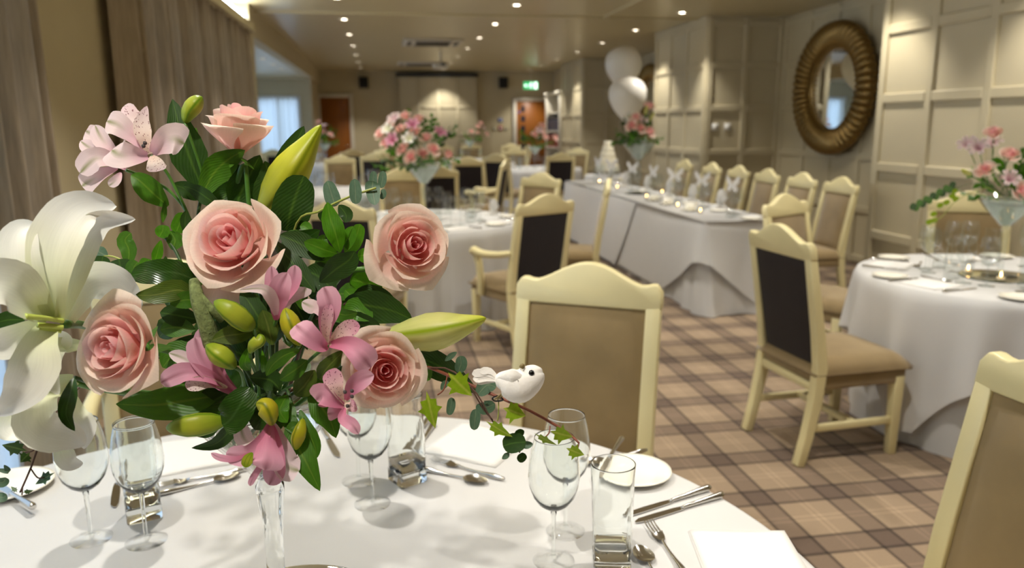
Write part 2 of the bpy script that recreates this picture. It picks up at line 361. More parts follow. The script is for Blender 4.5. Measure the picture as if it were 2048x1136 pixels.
# right side: panelled piers with recesses between
wr = struct('wall_right', joinm([boxm(XR, 5.2, YN, 5.97, 0, CZ), boxm(XREC, 5.2, 5.97, 9.5, 0, CZ), boxm(XR, 5.2, 9.5, 11.37, 0, CZ), boxm(XREC, 5.2, 11.37, 15.64, 0, CZ), boxm(XR, 5.2, 15.64, 17.5, 0, CZ), boxm(4.33, 5.2, 17.5, YB, 0, CZ)]), 'panel_paint')
wr.data.shade_flat()
ZR = [.06, .59, 1.145, 1.69, 2.22, 2.72]
_strip = {}
def strip(kind, lx, ly, lz, loc):
    k = (round(lx, 3), round(ly, 3), round(lz, 3))
    if k not in _strip: _strip[k] = boxm(-k[0]/2, k[0]/2, -k[1]/2, k[1]/2, -k[2]/2, k[2]/2, .007, 1, 'strip', False)
    link(kind, _strip[k], 'panel_paint', wr, loc)
def panelling(face, c, us, zs, w=.075, t=.022):
    """stiles and rails standing proud of a wall; face 'x': plane x=c facing -x, face 'y': plane y=c facing -y"""
    us = sorted(us)
    for u in us:
        if face == 'x': strip('panel_stile', t*2, w, CZ-.02, (c, u, CZ/2))
        else: strip('panel_stile', w, t*2, CZ-.02, (u, c, CZ/2))
    for a, b in zip(us, us[1:]):
        for z in zs:
            if face == 'x': strip('panel_rail', t*2, b-a-w+.004, w, (c, (a+b)/2, z))
            else: strip('panel_rail', b-a-w+.004, t*2, w, ((a+b)/2, c, z))
panelling('x', XR, [5.93-.575*i for i in range(9)], ZR)
panelling('x', XREC, [9.46-.57*i for i in range(7)], ZR)
panelling('y', 9.5, [4.07, 4.54, 5.01], ZR)
panelling('x', XR, [9.54, 10.15, 10.74, 11.33], ZR)
panelling('x', XREC, [11.42+.598*i for i in range(8)], ZR)
panelling('y', 15.64, [4.07, 4.54, 5.01], ZR)
panelling('x', XR, [15.68, 16.28, 16.88, 17.46], ZR)
# cornice line over the panels
for y0, y1 in ((YN, 5.97), (9.5, 11.37), (15.64, 17.5)): strip('cornice', .06, y1-y0, .05, (XR, (y0+y1)/2, CZ-.025))
# folding partition panels in the back wall
pt = struct('wall_partition', boxm(.47, 2.38, 19.62, YB, 0, 2.66), 'panel_paint')
struct('gap_shade_strip', boxm(.42, 2.42, 19.58, YB, 2.66, 2.74), 'dark_metal_and_shade')  # dark box: the shade of the gap above the partition, painted in as colour
for i in range(5):
    x0 = .47+i*.4775; link('partition_stile', boxm(max(.47, x0-.03), min(2.38, x0+.03), 19.606, 19.63, .02, 2.66, .004, 1), 'panel_paint', pt)
for i in range(4):
    x0 = .47+i*.4775
    for z in (.08, .66, 1.28, 1.93, 2.62): link('partition_rail', boxm(x0+.03, x0+.4475, 19.608, 19.63, z-.03, z+.03, .004, 1), 'panel_paint', pt)
# doors
def door(n, x0, x1, zt):
    d = struct('door_%d' % n, boxm(x0, x1, 19.74, YB, .01, zt, .004, 1), 'oak_door')
    for a, b, z0, z1 in ((x0-.09, x0, 0, zt+.09), (x1, x1+.09, 0, zt+.09), (x0, x1, zt, zt+.09)):
        link('architrave', boxm(a, b, 19.72, YB, z0, z1, .008, 1), 'white_trim', d)
    link('lever_handle', tube([(x1-.14, 19.70, 1.02), (x1-.06, 19.70, 1.02), (x1-.05, 19.75, 1.02)], .011), 'steel', d)
    return d
door(1, -1.40, -.72, 2.17); d2 = door(2, 3.39, 4.2, 2.08)
for k in range(5):
    link('vision_panel', boxm(3.50, 3.60, 19.735, 19.745, .86+k*.24, 1.0+k*.24), 'vision_glass', d2)
link('fire_door_sign', boxm(3.43, 3.48, 19.732, 19.741, 1.78, 1.84), 'blue_sign', d2)
# curtains, sheers
def pleats(y0, y1, z0, z1, x, amp, per, nm='curtain', seed=0):
    rnd = random.Random(seed); n = int((y1-y0)/per*16); V, F, UV = [], [], []
    nz = 8; ph = [rnd.uniform(-.6, .6) for _ in range(64)]
    for i in range(n+1):
        y = y0+(y1-y0)*i/n; k = y/per*2*pi
        for j in range(nz+1):
            t = j/nz; a = amp*(1.0-.25*t)
            V.append((x+a*sin(k+.9*sin(k*.37)+.15*sin(t*3+i*.05))+.012*sin(k*.31+t), y+.25*a*cos(k*1.0), z0+(z1-z0)*t)); UV.append((i/n, t))
    for i in range(n):
        for j in range(nz): q = i*(nz+1)+j; F.append((q, q+nz+1, q+nz+2, q+1))
    return mesh(nm, V, F, True, UV)
tag(link('curtain', pleats(4.78, 9.17, .02, 2.52, -1.40, .085, .21), 'curtain_cloth'), 'wide drawn taupe curtain hanging in pleats between wall pier and column', 'curtain')
tag(link('curtain', pleats(3.10, 3.66, .02, 2.52, -1.40, .05, .15, seed=3), 'curtain_cloth'), 'narrow gathered taupe curtain beside the glowing sheer', 'curtain')
tag(link('sheer_curtain', pleats(.45, 3.34, .02, 2.50, -1.482, .014, .11, seed=5), 'voile_dense'), 'pale sheer curtain glowing blue over the near window', 'sheer curtain')
tag(link('sheer_curtain', pleats(10.6, 16.8, .3, 2.3, -3.55, .02, .13, seed=6), 'voile_open'), 'long pale sheer over the bay side window', 'sheer curtain')
sc = link('sheer_curtain', pleats(-2.66, -1.68, .45, 2.14, 0, .018, .11, seed=8), 'voile_dense'); sc.rotation_euler = (0, 0, -pi/2); sc.location = (0, 17.76, 0); sc.scale = (1, 1, 1)
sc.rotation_euler = (0, 0, pi/2); sc.location = (0, 17.76, 0)
# (see below) mirrored back onto the opening: local y runs along -x after the turn
for v in sc.data.vertices: v.co.y = -v.co.y
tag(sc, 'short bright sheer curtain in the bay end window', 'sheer curtain')
struct('trim_5', boxm(-1.48, -1.30, YN, 9.2, 2.50, 2.58), 'wall_paint')          # pelmet under the cove light
pl = thing('cove_light', 'long white cove light strip above the curtain pelmet', 'light', (-1.42, 4.3, 2.58))
link('tray', boxm(-.06, .06, -4.9, 4.88, 0, .02), 'white_trim', pl); link('light_strip', boxm(-.03, .03, -4.88, 4.86, .02, .10, .01, 1), 'cove_glow', pl)
# ---------------------------------------------------------------- downlights
dl = thing('downlight', 'round recessed ceiling downlight with pale trim ring', 'light')
link('trim_ring', lathe([(.040, .004), (.048, -.008), (.066, -.006), (.068, .0005)], 24), 'white_trim', dl)
link('lens', lathe([(.0005, -.001), (.041, -.001), (.041, .002)], 20), 'lamp_lens', dl)
DL = Proto(dl)
sp_d = bpy.data.lights.new('downlight_beam', 'SPOT'); sp_d.energy = SPOT_W; sp_d.color = (1, .945, .86); sp_d.spot_size = radians(94); sp_d.spot_blend = .6; sp_d.shadow_soft_size = .04
def downlight(x, y, lab, grp, z=CZ, beam=True):
    o = DL.put((x, y, z), 0, lab, grp)
    q = Vector((x, y, z))-CAMP; d = q.dot(fw); u, v = FPX*q.dot(rt), FPX*q.dot(up)
    seen = d > 0 and abs(u/d) < IW/2+12 and abs(v/d) < IH/2+12
    if not seen:
        o.name = 'downlight_offscreen'
        for c in o.children:
            if c.name.startswith('lens'): c.name = 'lens_offscreen'
    if beam:
        s = bpy.data.objects.new('downlight_beam' if seen else 'downlight_beam_offscreen', sp_d); COL.objects.link(s); s.location = (x, y, z-.03)
for k in range(-7, 6): downlight(-.39, 10.35+k*1.667, 'round ceiling downlight in the row nearest the curtains', 'downlights by the curtains')
for k in range(-7, 6): downlight(1.54, 10.6+k*1.667 if k < 5 else 19.2, 'round ceiling downlight in the row along the middle of the ceiling', 'downlights along the middle')
for y in (.9, 2.6, 4.2, 5.8, 7.5, 9.28, 11.04, 12.75, 14.4, 16.0, 17.7, 19.1): downlight(3.60, y, 'round ceiling downlight in the row beside the panelled piers', 'downlights beside the piers')
for y in (11.5, 12.6, 13.75, 14.85): downlight(-1.70, y, 'small downlight in the lower bay ceiling', 'downlights in the bay', 2.5, False)
# ---------------------------------------------------------------- ceiling fittings
def cassette(x, y, lab):
    t = thing('air_conditioner', lab, 'air conditioner', (x, y, CZ))
    link('fascia', boxm(-.46, .46, -.46, .46, -.035, .001, .01, 2), 'white_trim', t)
    link('intake_grille', boxm(-.27, .27, -.27, .27, -.042, -.034), 'dark_metal_and_shade', t)
    for i in range(7): link('grille_slat', boxm(-.26, .26, -.25+i*.08, -.22+i*.08, -.046, -.041), 'louvre_grey', t)
    for s in (-1, 1):
        link('air_flap', boxm(s*.37-.035, s*.37+.035, -.3, .3, -.040, -.034), 'dark_metal_and_shade', t)
        link('air_flap', boxm(-.3, .3, s*.37-.03, s*.37+.03, -.040, -.034), 'louvre_grey', t)
cassette(.87, 12.9, 'square ceiling air conditioner with grey grille, before the projector')
cassette(.87, 17.4, 'square ceiling air conditioner just before the folding partition')
t = thing('projector', 'small pale projector hanging on a ceiling pole', 'projector', (1.12, 14.6, CZ))
link('pole', tube([(0, 0, 0), (0, 0, -.2)], .018), 'white_trim', t); link('body', boxm(-.13, .13, -.11, .11, -.30, -.19, .02), 'white_trim', t)
link('lens', lathe([(.001, 0), (.035, 0), (.035, .05), (.001, .05)], 16), 'dark_metal_and_shade', t, (.04, -.13, -.25))
for x, lab in ((-.35, 'small dark wall loudspeaker above the wall beside the plain oak door'), (3.05, 'small dark wall loudspeaker beside the green exit sign')):
    t = thing('loudspeaker', lab, 'loudspeaker', (x, 19.8, 2.52))
    link('cabinet', boxm(-.11, .11, -.2, -.05, -.13, .13, .015), 'dark_metal_and_shade', t); link('bracket', boxm(-.03, .03, -.06, 0, -.03, .03), 'dark_metal_and_shade', t)
    link('grille', boxm(-.09, .09, -.208, -.199, -.11, .11), 'black_gap', t)
# exit sign
t = thing('exit_sign', 'green glowing exit sign with white running figure and arrow', 'sign', (3.55, 18.7, 2.41))
link('housing', boxm(-.18, .18, -.02, .02, -.095, .095, .008), 'white_trim', t)
link('hanger', tube([(0, 0, .09), (0, 0, .39)], .008), 'white_trim', t)
fc = link('face', boxm(-.172, .172, -.026, -.0195, -.087, .087), 'exit_green', t)
fx = lambda a, b, tt: (a, -.027-.003*tt, b)
fig = [prism([(cos(q*pi/6)*.016+.012, sin(q*pi/6)*.016+.055) for q in range(12)], fx), prism([(-.012, .036), (.018, .036), (.012, -.012), (-.016, -.012)], fx),
       prism([(.0, -.01), (.014, -.01), (.046, -.040), (.040, -.074), (.026, -.072), (.030, -.044)], fx), prism([(-.016, -.012), (0, -.012), (-.012, -.048), (-.058, -.060), (-.058, -.048), (-.026, -.040)], fx),
       prism([(.014, .036), (.044, .016), (.066, .030), (.060, .040), (.044, .030), (.016, .048)], fx), prism([(-.012, .036), (-.044, .030), (-.054, .002), (-.044, -.002), (-.034, .020), (-.010, .022)], fx)]
link('running_figure', joinm(fig), 'exit_white', fc)
link('doorway', prism([(.085, -.075), (.150, -.075), (.150, .075), (.085, .075)], fx), 'exit_white', fc)
link('arrow', joinm([prism([(-.085, -.012), (-.085, .012), (-.125, .012), (-.125, -.012)], fx), prism([(-.120, .038), (-.120, -.038), (-.160, 0)], fx)]), 'exit_white', fc)
# small wall plates on the back wall and the pier
for x, z, w, h, m, lab in ((2.98, 1.62, .11, .09, 'blue_sign', 'small blue notice above the red call point'), (2.98, 1.42, .10, .12, 'red_sign', 'red fire call point on the back wall'), (2.82, 1.41, .09, .09, 'brass_plate', 'brass switch plate beside the red call point toward the partition'), (3.12, 1.41, .08, .09, 'brass_plate', 'brass switch plate beside the red call point toward the door')):
    t = thing('wall_plate', lab, 'wall plate', (x, YB, z)); link('plate', boxm(-w/2, w/2, -.02, 0, -h/2, h/2, .006, 1), m, t); link('insert', boxm(-w/5, w/5, -.026, -.018, -h/5, h/5), 'switch_white', t)
for x in (4.17, 4.34):
    t = thing('light_switch', 'white light switch on the shaded panelled pier side', 'switch', (x, 9.5, 1.46), 0, 'pair of switches on the pier')
    link('plate', boxm(-.043, .043, -.012, 0, -.043, .043, .004, 1), 'switch_white', t); link('rocker', boxm(-.018, .018, -.017, -.011, -.025, .025, .003, 1), 'switch_white', t)
# bookcase
bc = thing('bookcase', 'white open bookcase beside the far door', 'bookcase', (4.0, 17.65, 0))
for nm, a in (('side_panel', (0, .33, 0, .03, 0, 2.2)), ('side_panel', (0, .33, 1.45, 1.48, 0, 2.2)), ('back_panel', (.31, .33, .03, 1.45, 0, 2.2)), ('top_panel', (-.03, .33, -.03, 1.51, 2.2, 2.25))): link(nm, boxm(*a, .003, 1), 'white_trim', bc)
for z in (.08, .55, .98, 1.36, 1.78): link('shelf', boxm(0, .31, .03, 1.45, z-.025, z, .003, 1), 'white_trim', bc)
rb = random.Random(4); bkm = {}
for z, cs, nm in ((1.36, (0, 4, 2, 0), 'dark spined book on the bookcase shelf at eye level'), (.98, (1, 3, 1, 3), 'red spined book on the bookcase shelf below the dark books')):
    y = .05
    while y < 1.36:
        w = rb.choice((.05, .07, .09)); h = rb.choice((.24, .27, .30)); k = (w, h)
        if k not in bkm: bkm[k] = (boxm(0, .2, 0, w-.004, 0, h), boxm(.008, .204, .006, w-.010, h-.012, h+.001))
        c = rb.choice(cs)
        b = bpy.data.objects.new('book', bkm[k][0].copy()); COL.objects.link(b); b.data.materials.append(MATS['book_%d' % c]); b.location = (4.02, 17.65+y, z)
        tag(b, nm, 'book', 'dark books' if z > 1.2 else 'red books')
        link('pages', bkm[k][1], 'linen_top', b); y += w
# round gilt mirrors in the recesses
def gilt_mirror(y, lab):
    t = thing('wall_mirror', lab, 'mirror', (XREC-.065, y, 1.87), .05); R0, R1 = .44, .72
    V, F = [], []; n, k = 72, 14
    link('glass', lathe([(.0005, .034), (R0+.02, .034)], 64, smooth=False), 'mirror', t).rotation_euler = (0, -pi/2, 0)
    link('backing', lathe([(.0005, .0), (.66, .0), (.68, .02), (.0005, .025)], 48), 'dark_metal_and_shade', t).rotation_euler = (0, -pi/2, 0)
    ns = 52; V, F = [], []; m = 5
    for j in range(k+1):                                    # one rounded reed, repeated round the frame
        a = pi*j/k; rr = (R0+R1)/2-(R1-R0)/2*cos(a); h = .03+.105*sin(a)**.8
        for i in range(m+1):
            s = i/m*2-1; V.append((-h-.034*sqrt(max(0, 1-s*s))+.01, rr*sin(s*pi/ns), rr*cos(s*pi/ns)))
    for j in range(k):
        for i in range(m): q = j*(m+1)+i; F.append((q, q+1, q+m+2, q+m+1))
    reed = mesh('reed', V, F)
    for i in range(ns):
        o = link('frame_reed', reed, 'gold_leaf', t); o.rotation_euler = (2*pi*i/ns, 0, 0)
    link('inner_bead', lathe([(R0-.015, .03), (R0-.01, .052), (R0+.01, .058), (R0+.025, .04)], 64), 'gold_leaf', t).rotation_euler = (0, -pi/2, 0)
gilt_mirror(8.15, 'round mirror in a wide reeded gilt frame behind the head table chairs')
gilt_mirror(14.2, 'second gilt round mirror mostly hidden behind the panelled pier')
# ================================================================ chairs
def back_y(z): return -.222-.083*(z-.55)/.45
def build_chair(arms):
    nm = 'dining_armchair' if arms else 'dining_chair'
    t = thing(nm, 'cream chair', 'chair'); W = .2165
    for s in (-1, 1):
        P = [(s*W, -.285, 0), (s*W, -.255, .12), (s*W, -.222, .30), (s*W, -.210, .45), (s*W, back_y(.6), .6), (s*W, back_y(.78), .78), (s*W, back_y(.955), .955)]
        link('rear_leg', bar(P, .047, [.038, .042, .05, .052, .046, .040, .034]), 'cream_wood', t)
        link('front_leg', bar([(s*.205, .205, 0), (s*.205, .205, .38)], [.038, .05], [.038, .05]), 'cream_wood', t)
        link('side_stretcher', bar([(s*.208, -.245, .165), (s*.206, .2, .165)], .022, .034), 'cream_wood', t)
    link('cross_stretcher', boxm(-.2, .2, -.02, .014, .150, .180, .005), 'cream_wood', t)
    link('rear_rail', boxm(-.2, .2, -.235, -.205, .335, .375, .005), 'cream_wood', t)
    # serpentine crest rail
    pts = []; n = 28
    for i in range(n+1):
        x = -.243+.486*i/n; a = abs(x)
        if a > .19: z = .998+.008*sqrt(max(0, 1-((a-.217)/.028)**2)) - (.02 if a > .241 else 0)
        else: z = .997+.066*cos(a/.19*pi/2)**1.6
        pts.append((x, z))
    poly = pts+[(.243, .93), (.192, .925), (-.192, .925), (-.243, .93)]
    link('crest_rail', prism(poly, lambda a, b, q: (a, back_y(b)-.018+.036*q, b), bev=.006), 'cream_wood', t).data.shade_smooth()
    def pad(z0, z1, w, y0, dome, nx=8, nz=10):
        V, F = [], []
        for j in range(nz+1):
            for i in range(nx+1):
                u, v = i/nx*2-1, j/nz*2-1; z = z0+(z1-z0)*j/nz
                e = (1-u**6)*(1-v**6); V.append((u*w, back_y(z)+y0+dome*e, z))
        m = (nx+1)
        for j in range(nz):
            for i in range(nx): q = j*m+i; F.append((q, q+1, q+m+1, q+m))
        return mesh('pad', V, F)
    link('back_cushion', pad(.44, .927, .1945, .008, .022), 'tan_velvet', t)
    link('back_panel', pad(.375, .927, .1945, -.012, -.004), 'dark_fabric', t)
    # seat
    link('seat_apron', boxm(-.228, .228, -.225, .235, .345, .415, .012, 3), 'tan_velvet', t)
    V, F = [], []; n = 12
    for j in range(n+1):
        for i in range(n+1):
            u, v = i/n*2-1, j/n*2-1; e = (1-u**8)*(1-v**8)
            V.append((u*.24, .008+v*.25, .425+.055*e**.4+.012*(1-u*u)*(1-v*v)))
    base = len(V); m = n+1
    for j in range(n):
        for i in range(n): q = j*m+i; F.append((q, q+1, q+m+1, q+m))
    ring = [i for i in range(m)]+[i*m+n for i in range(1, m)]+[n*m+i for i in range(n-1, -1, -1)]+[i*m for i in range(n-1, 0, -1)]
    for i in ring: x, y, z = V[i]; V.append((x*.985, (y-.008)*.985+.008, .41))
    for a in range(len(ring)): b = (a+1) % len(ring); F.append((ring[b], ring[a], base+a, base+b))
    sc_ = link('seat_cushion', mesh('cushion', V, F), 'tan_velvet', t)
    link('piping', tube([(-.236, -.235+.0465*i, .418) for i in range(11)]+[(-.232, .250, .418)]+[(-.22+.044*i, .256, .418) for i in range(11)]+[(.232, .250, .418)]+[(.236, .23-.0465*i, .418) for i in range(11)], .005, 6, 90), 'tan_velvet', sc_)
    if arms:
        for s in (-1, 1):
            link('armrest', tube([(s*.235, -.235, .685), (s*.262, -.12, .665), (s*.275, .02, .655), (s*.268, .13, .665), (s*.265, .165, .650)], [.020, .022, .026, .03, .02], 10, 20), 'cream_wood', t)
            link('arm_support', bar([(s*.262, .12, .655), (s*.262, .085, .58), (s*.256, .075, .48), (s*.252, .085, .36)], .034, [.05, .042, .045, .05]), 'cream_wood', t)
    return Proto(t)
CHAIR, ARMCH = build_chair(False), build_chair(True)
def yaw_to(x, y, tx, ty): return atan2(ty-y, tx-x)-pi/2
CHAIRS = []
def chair_at(x, y, yaw, label, arms=False, group=None):
    """(x, y) = crest centre of the backrest on plan"""
    c = .305; ox, oy = x+c*-sin(yaw), y+c*cos(yaw)
    (ARMCH if arms else CHAIR).put((ox, oy, 0), yaw, label, group)
def chair_px(px, py, tx, ty, label, arms=False, group=None, z=1.06, turn=0):
    p = atz(px, py, z); chair_at(p.x, p.y, yaw_to(p.x, p.y, tx, ty)+turn, label, arms, group)

# ================================================================ tables
T1 = Vector((-.205, 1.093)); T2 = Vector((.30, 6.33)); TR = Vector((3.05, 3.36)); T3 = Vector((-.45, 9.4)); T4 = Vector((2.72, 13.7)); T6 = Vector((1.95, 17.7)); T7 = Vector((-1.08, 16.6))
TZ = .75
def round_cloth(R, z, folds, amp, drop, square=None, rot=0, seed=0, flare=.05, nphi=216, nt=12):
    rnd = random.Random(seed); ph = [rnd.uniform(0, 6.28) for _ in range(6)]; V, F = [], []
    rings = [(.0005), R*.4, R*.8, R-.012, R-.003]
    for r in rings:
        zz = z if r < R-.005 else z-.003
        for i in range(nphi): a = 2*pi*i/nphi; V.append((r*cos(a), r*sin(a), zz))
    nr = len(rings)
    for j in range(1, nt+1):
        t = j/nt
        for i in range(nphi):
            a = 2*pi*i/nphi
            d = drop
            if square:
                b = a-rot; L = square/max(abs(cos(b)), abs(sin(b))); d = min(L-R, drop)
            w = t*d/.7
            f = sin(folds*a+ph[0]+1.1*sin(2*a+ph[1]))+.5*sin(folds*1.7*a+ph[2]+sin(3*a+ph[3]))
            r = R+.006+flare*w**.8+amp*min(1, w*1.5)*f
            V.append((r*cos(a), r*sin(a), z-.008-t*d*(1-.0)))
    for j in range(nr+nt-1):
        for i in range(nphi):
            k = (i+1) % nphi; F.append((j*nphi+i, j*nphi+k, (j+1)*nphi+k, (j+1)*nphi+i))
    return mesh('cloth', V, F)
def round_table(c, R, label, clab, ulab=None, folds=22, amp=.018, square=None, rot=0, seed=0):
    t = thing('round_table', label, 'table', (c.x, c.y, 0), 0, None)
    link('table_top', lathe([(.0005, TZ-.03), (R-.07, TZ-.03), (R-.065, TZ-.024), (R-.065, TZ-.014), (.0005, TZ-.014)], 64), 'wood_leg', t)
    link('pedestal', lathe([(.05, .04), (.05, TZ-.03)], 16), 'wood_leg', t); link('base', lathe([(.0005, 0), (.3, 0), (.3, .02), (.06, .05), (.0005, .05)], 24), 'wood_leg', t)
    if ulab:
        u = link('tablecloth', round_cloth(R-.045, TZ-.008, folds, amp*.4, TZ-.016, None, 0, seed+9, .02), 'linen', None, (c.x, c.y, 0)); tag(u, ulab, 'tablecloth')
    o = link('tablecloth', round_cloth(R, TZ, folds, amp, .735 if not square else .66, square, rot, seed), 'linen', None, (c.x, c.y, 0)); tag(o, clab, 'tablecloth')
round_table(T1, .92, 'round table under the flower bouquet with the small white bird', 'smooth white cloth on the table with the large pink rose bouquet', seed=1, folds=16)
round_table(T2, .82, 'round table in front of the armchair with dark back', 'white cloth on the round table in front of the dark backed armchair', seed=2)
round_table(TR, .69, 'round table beside the near panelled pier', 'white square overcloth with a hanging corner on the table beside the near pier', 'longer white undercloth reaching the carpet beside the near pier', 15, .030, 1.0, 1.15, 3)
round_table(T3, .80, 'round table behind the big martini vase arrangement toward the curtains', 'white cloth on the table beyond the martini vase toward the curtains', seed=4)
round_table(T4, .78, 'round table before the bookcase', 'white cloth on the round table before the bookcase', seed=5)
round_table(T6, .60, 'round table by the folding partition', 'white cloth on the table by the folding partition', seed=6)
round_table(T7, .64, 'round table before the plain oak door', 'white cloth on the table before the plain oak door', seed=7)
# ---- head table
HX0, HX1, HY0, HY1 = 2.48, 3.10, 5.74, 10.45
t = thing('long_table', 'long head table lined with chairs on one side', 'table', (HX0, HY0, 0))
link('table_top', boxm(.02, HX1-HX0-.02, .02, HY1-HY0-.02, TZ-.03, TZ-.008), 'wood_leg', t)
for a in (.1, HX1-HX0-.1):
    for b in (.12, (HY1-HY0)/2, HY1-HY0-.12): link('leg', tube([(a, b, 0), (a, b, TZ-.03)], .02), 'steel', t)
def rect_cloth(x0, x1, y0, y1, z, hemfn, amp, folds, nside=60, nt=10, seed=0, top=True):
    """cloth over a rectangular top; hemfn(s, side) -> drop length, side 0 = x0 face, 1 = y0 face, 2 = x1, 3 = y1"""
    rnd = random.Random(seed); c = [(x0, y1), (x0, y0), (x1, y0), (x1, y1)]; ring = []
    for s in range(4):
        (ax, ay), (bx, by) = c[s], c[(s+1) % 4]
        L = sqrt((bx-ax)**2+(by-ay)**2); n = max(10, int(L*40)); tx, ty = (bx-ax)/L, (by-ay)/L; nx, ny = ty, -tx
        for i in range(n):
            q = i/n; ring.append((ax+tx*L*q, ay+ty*L*q, s, q, L, -nx, -ny))
    cx, cy = (x0+x1)/2, (y0+y1)/2; V, F = [], []; n = len(ring)
    for x, y, s, q, L, nx, ny in ring: V.append((x, y, z))
    for j in range(1, nt+1):
        tt = j/nt
        for i, (x, y, s, q, L, nx, ny) in enumerate(ring):
            ox, oy = x-cx, y-cy
            d = hemfn(s, q); e = min(q, 1-q)*L; cor = max(0, 1-e/.35)
            u, w = (-1, 0) if s == 0 else (0, -1) if s == 1 else (1, 0) if s == 2 else (0, 1)
            k = i*.21*folds
            a = (amp*sin(q*L*folds+seed)+.6*amp*sin(q*L*folds*2.3+1))*(.25+.9*cor)*tt*tt
            fl = .01+.035*tt+a+(.05*cor*tt)
            if e < .02:
                sx = -1 if ox < 0 else 1; sy2 = -1 if oy < 0 else 1; V.append((x+sx*.05*tt, y+sy2*.05*tt, z-tt*d-.002))
            else: V.append((x+u*fl, y+w*fl, z-tt*d-.002))
    for j in range(nt):
        for i in range(n): k = (i+1) % n; F.append((j*n+i, j*n+k, (j+1)*n+k, (j+1)*n+i))
    if top: F.append(tuple(range(n)))
    me = mesh('cloth', V, F); return me
tag(link('tablecloth', rect_cloth(HX0+.01, HX1-.01, HY0+.01, HY1-.01, TZ-.004, lambda s, q: TZ-.012, .028, 13, seed=1), 'linen'), 'white floor length undercloth showing in folds at the head table corner', 'tablecloth')
def over_hem(s, q):
    y = HY1-(HY1-HY0)*q if s == 0 else None
    if s == 0: return .69 if y > 6.5 else max(.31, .69-(6.5-y)*.5)
    if s == 1: return min(.66, .31+q*.67*.75)
    return .6
tag(link('tablecloth', rect_cloth(HX0-.012, HX1, HY0-.012, HY1, TZ, over_hem, .006, 6, seed=2), 'linen'), 'white overcloth with slanted hem on the long head table', 'tablecloth')
# lapped cloth on the long front
lap = [(7.42, .735), (7.55, .735), (10.3, .735), (10.36, .05), (9.2, .03), (8.25, .055), (7.95, .07), (7.78, .20)]
V = []; F = []
ny, nz = 40, 8
for i in range(ny+1):
    for j in range(nz+1):
        zt = j/nz; y0 = 7.36+.42*zt+.10*zt*zt; y1 = 10.40; y = y0+(y1-y0)*i/ny
        V.append((HX0-.037-.041*zt-.004*sin(y*9)*zt, y, .742-.70*zt))
for i in range(ny):
    for j in range(nz): q = i*(nz+1)+j; F.append((q, q+1, q+nz+2, q+nz+1))
tag(link('table_runner', mesh('lap', V, F), 'linen'), 'second white cloth lapped over the long front of the head table', 'tablecloth')
# ---- cake table
CK = Vector((3.38, 11.55))
t = thing('cake_table', 'small round cake table past the end of the head table', 'table', (CK.x, CK.y, 0))
link('table_top', lathe([(.0005, TZ-.03), (.33, TZ-.03), (.33, TZ-.01), (.0005, TZ-.008)], 32), 'wood_leg', t); link('pedestal', lathe([(.04, 0), (.04, TZ-.03)], 12), 'wood_leg', t)
tag(link('tablecloth', round_cloth(.34, TZ, 13, .016, .73, seed=12, nphi=120), 'linen', None, (CK.x, CK.y, 0)), 'white cloth gathered over the small cake table', 'tablecloth')

# ================================================================ place the chairs
def chair_pxY(px, Y, tx, ty, label, arms=False, turn=0):
    d = ray(px, 300); x = d.x*Y/d.y; chair_at(x, Y, yaw_to(x, Y, tx, ty)+turn, label, arms)
chair_px(1178, 527, T1.x, T1.y, 'cream chair with broad tan back right behind the little white bird', turn=.05)
chair_at(1.335, 1.235, yaw_to(1.335, 1.235, T1.x, T1.y+.02), 'cream chair with tan back beside the folded napkin corner of the bouquet table')
chair_at(-.72, 2.74, yaw_to(-.72, 2.74, T1.x, T1.y), 'cream armchair half hidden behind the white lily and the bouquet', True)
chair_px(676, 398, T2.x, T2.y, 'cream chair with dark back peeping between eucalyptus leaves and rose')
chair_px(1092, 388, T2.x, T2.y, 'cream armchair with dark back and tan seat drawn up to a round table', True)
chair_px(1216, 362, T2.x+.4, T2.y+.25, 'cream chair in profile standing before the head table cloth', z=1.04)
chair_px(1082, 345, T2.x, T2.y, 'cream chair with tan back directly behind the dark backed armchair')
chair_px(1562, 448, TR.x, TR.y-.03, 'cream chair with dark back and tan seat pulled out on the open carpet')
chair_px(1572, 388, TR.x+.2, TR.y, 'cream chair with tan back just behind the pulled out dark backed chair')
HL = ['cream chair with tan back at the near end of the head table row', 'second tan backed cream chair from the near end of the head table', 'third tan backed cream chair from the near end of the head table',
      'tan backed cream chair beside the shaded pier side, fourth along the head table', 'tan backed cream chair against the lit pier, fifth along the head table', 'tan backed cream chair at the cake end of the head table row']
for i, y in enumerate((6.0, 6.62, 7.28, 7.92, 8.62, 9.45)): chair_at(3.775, y, pi/2, HL[i])
chair_at(3.76, 4.52, yaw_to(3.76, 4.52, TR.x+.1, TR.y), 'cream chair with tan back behind the small martini vase by the near pier')
chair_px(679, 310, T3.x, T3.y, 'cream chair with tan back facing the room beside the eucalyptus tips')
chair_pxY(703, 15.4, T7.x, T7.y, 'cream chair with dark back before the plain oak door')
chair_px(748, 306, .3, 15.5, 'cream chair with dark back behind the eucalyptus tip leaves')
chair_pxY(772, 16.3, .0, 12, 'cream chair with tan back beneath the flowers of the big martini vase')
chair_px(802, 336, T2.x, T2.y, 'cream chair with tan back directly behind the martini vase stem')
chair_px(874, 331, .75, 10.2, 'cream chair with dark back close beside the martini vase bowl')
chair_pxY(936, 11.2, 1.7, 13.6, 'cream chair with dark back beneath the trailing rose of the big martini vase')
chair_pxY(992, 12.25, T4.x, T4.y, 'cream chair with dark back beside the profile armchair')
chair_px(1010, 320, .4, 10.4, 'cream armchair in profile before the bookcase table', True, z=1.06)
chair_pxY(1030, 15.3, T4.x, T4.y, 'cream chair with tan back at the bookcase table by the far oak door')
chair_pxY(1122, 12.3, T4.x, T4.y, 'cream chair with dark back standing before the bookcase table cloth')
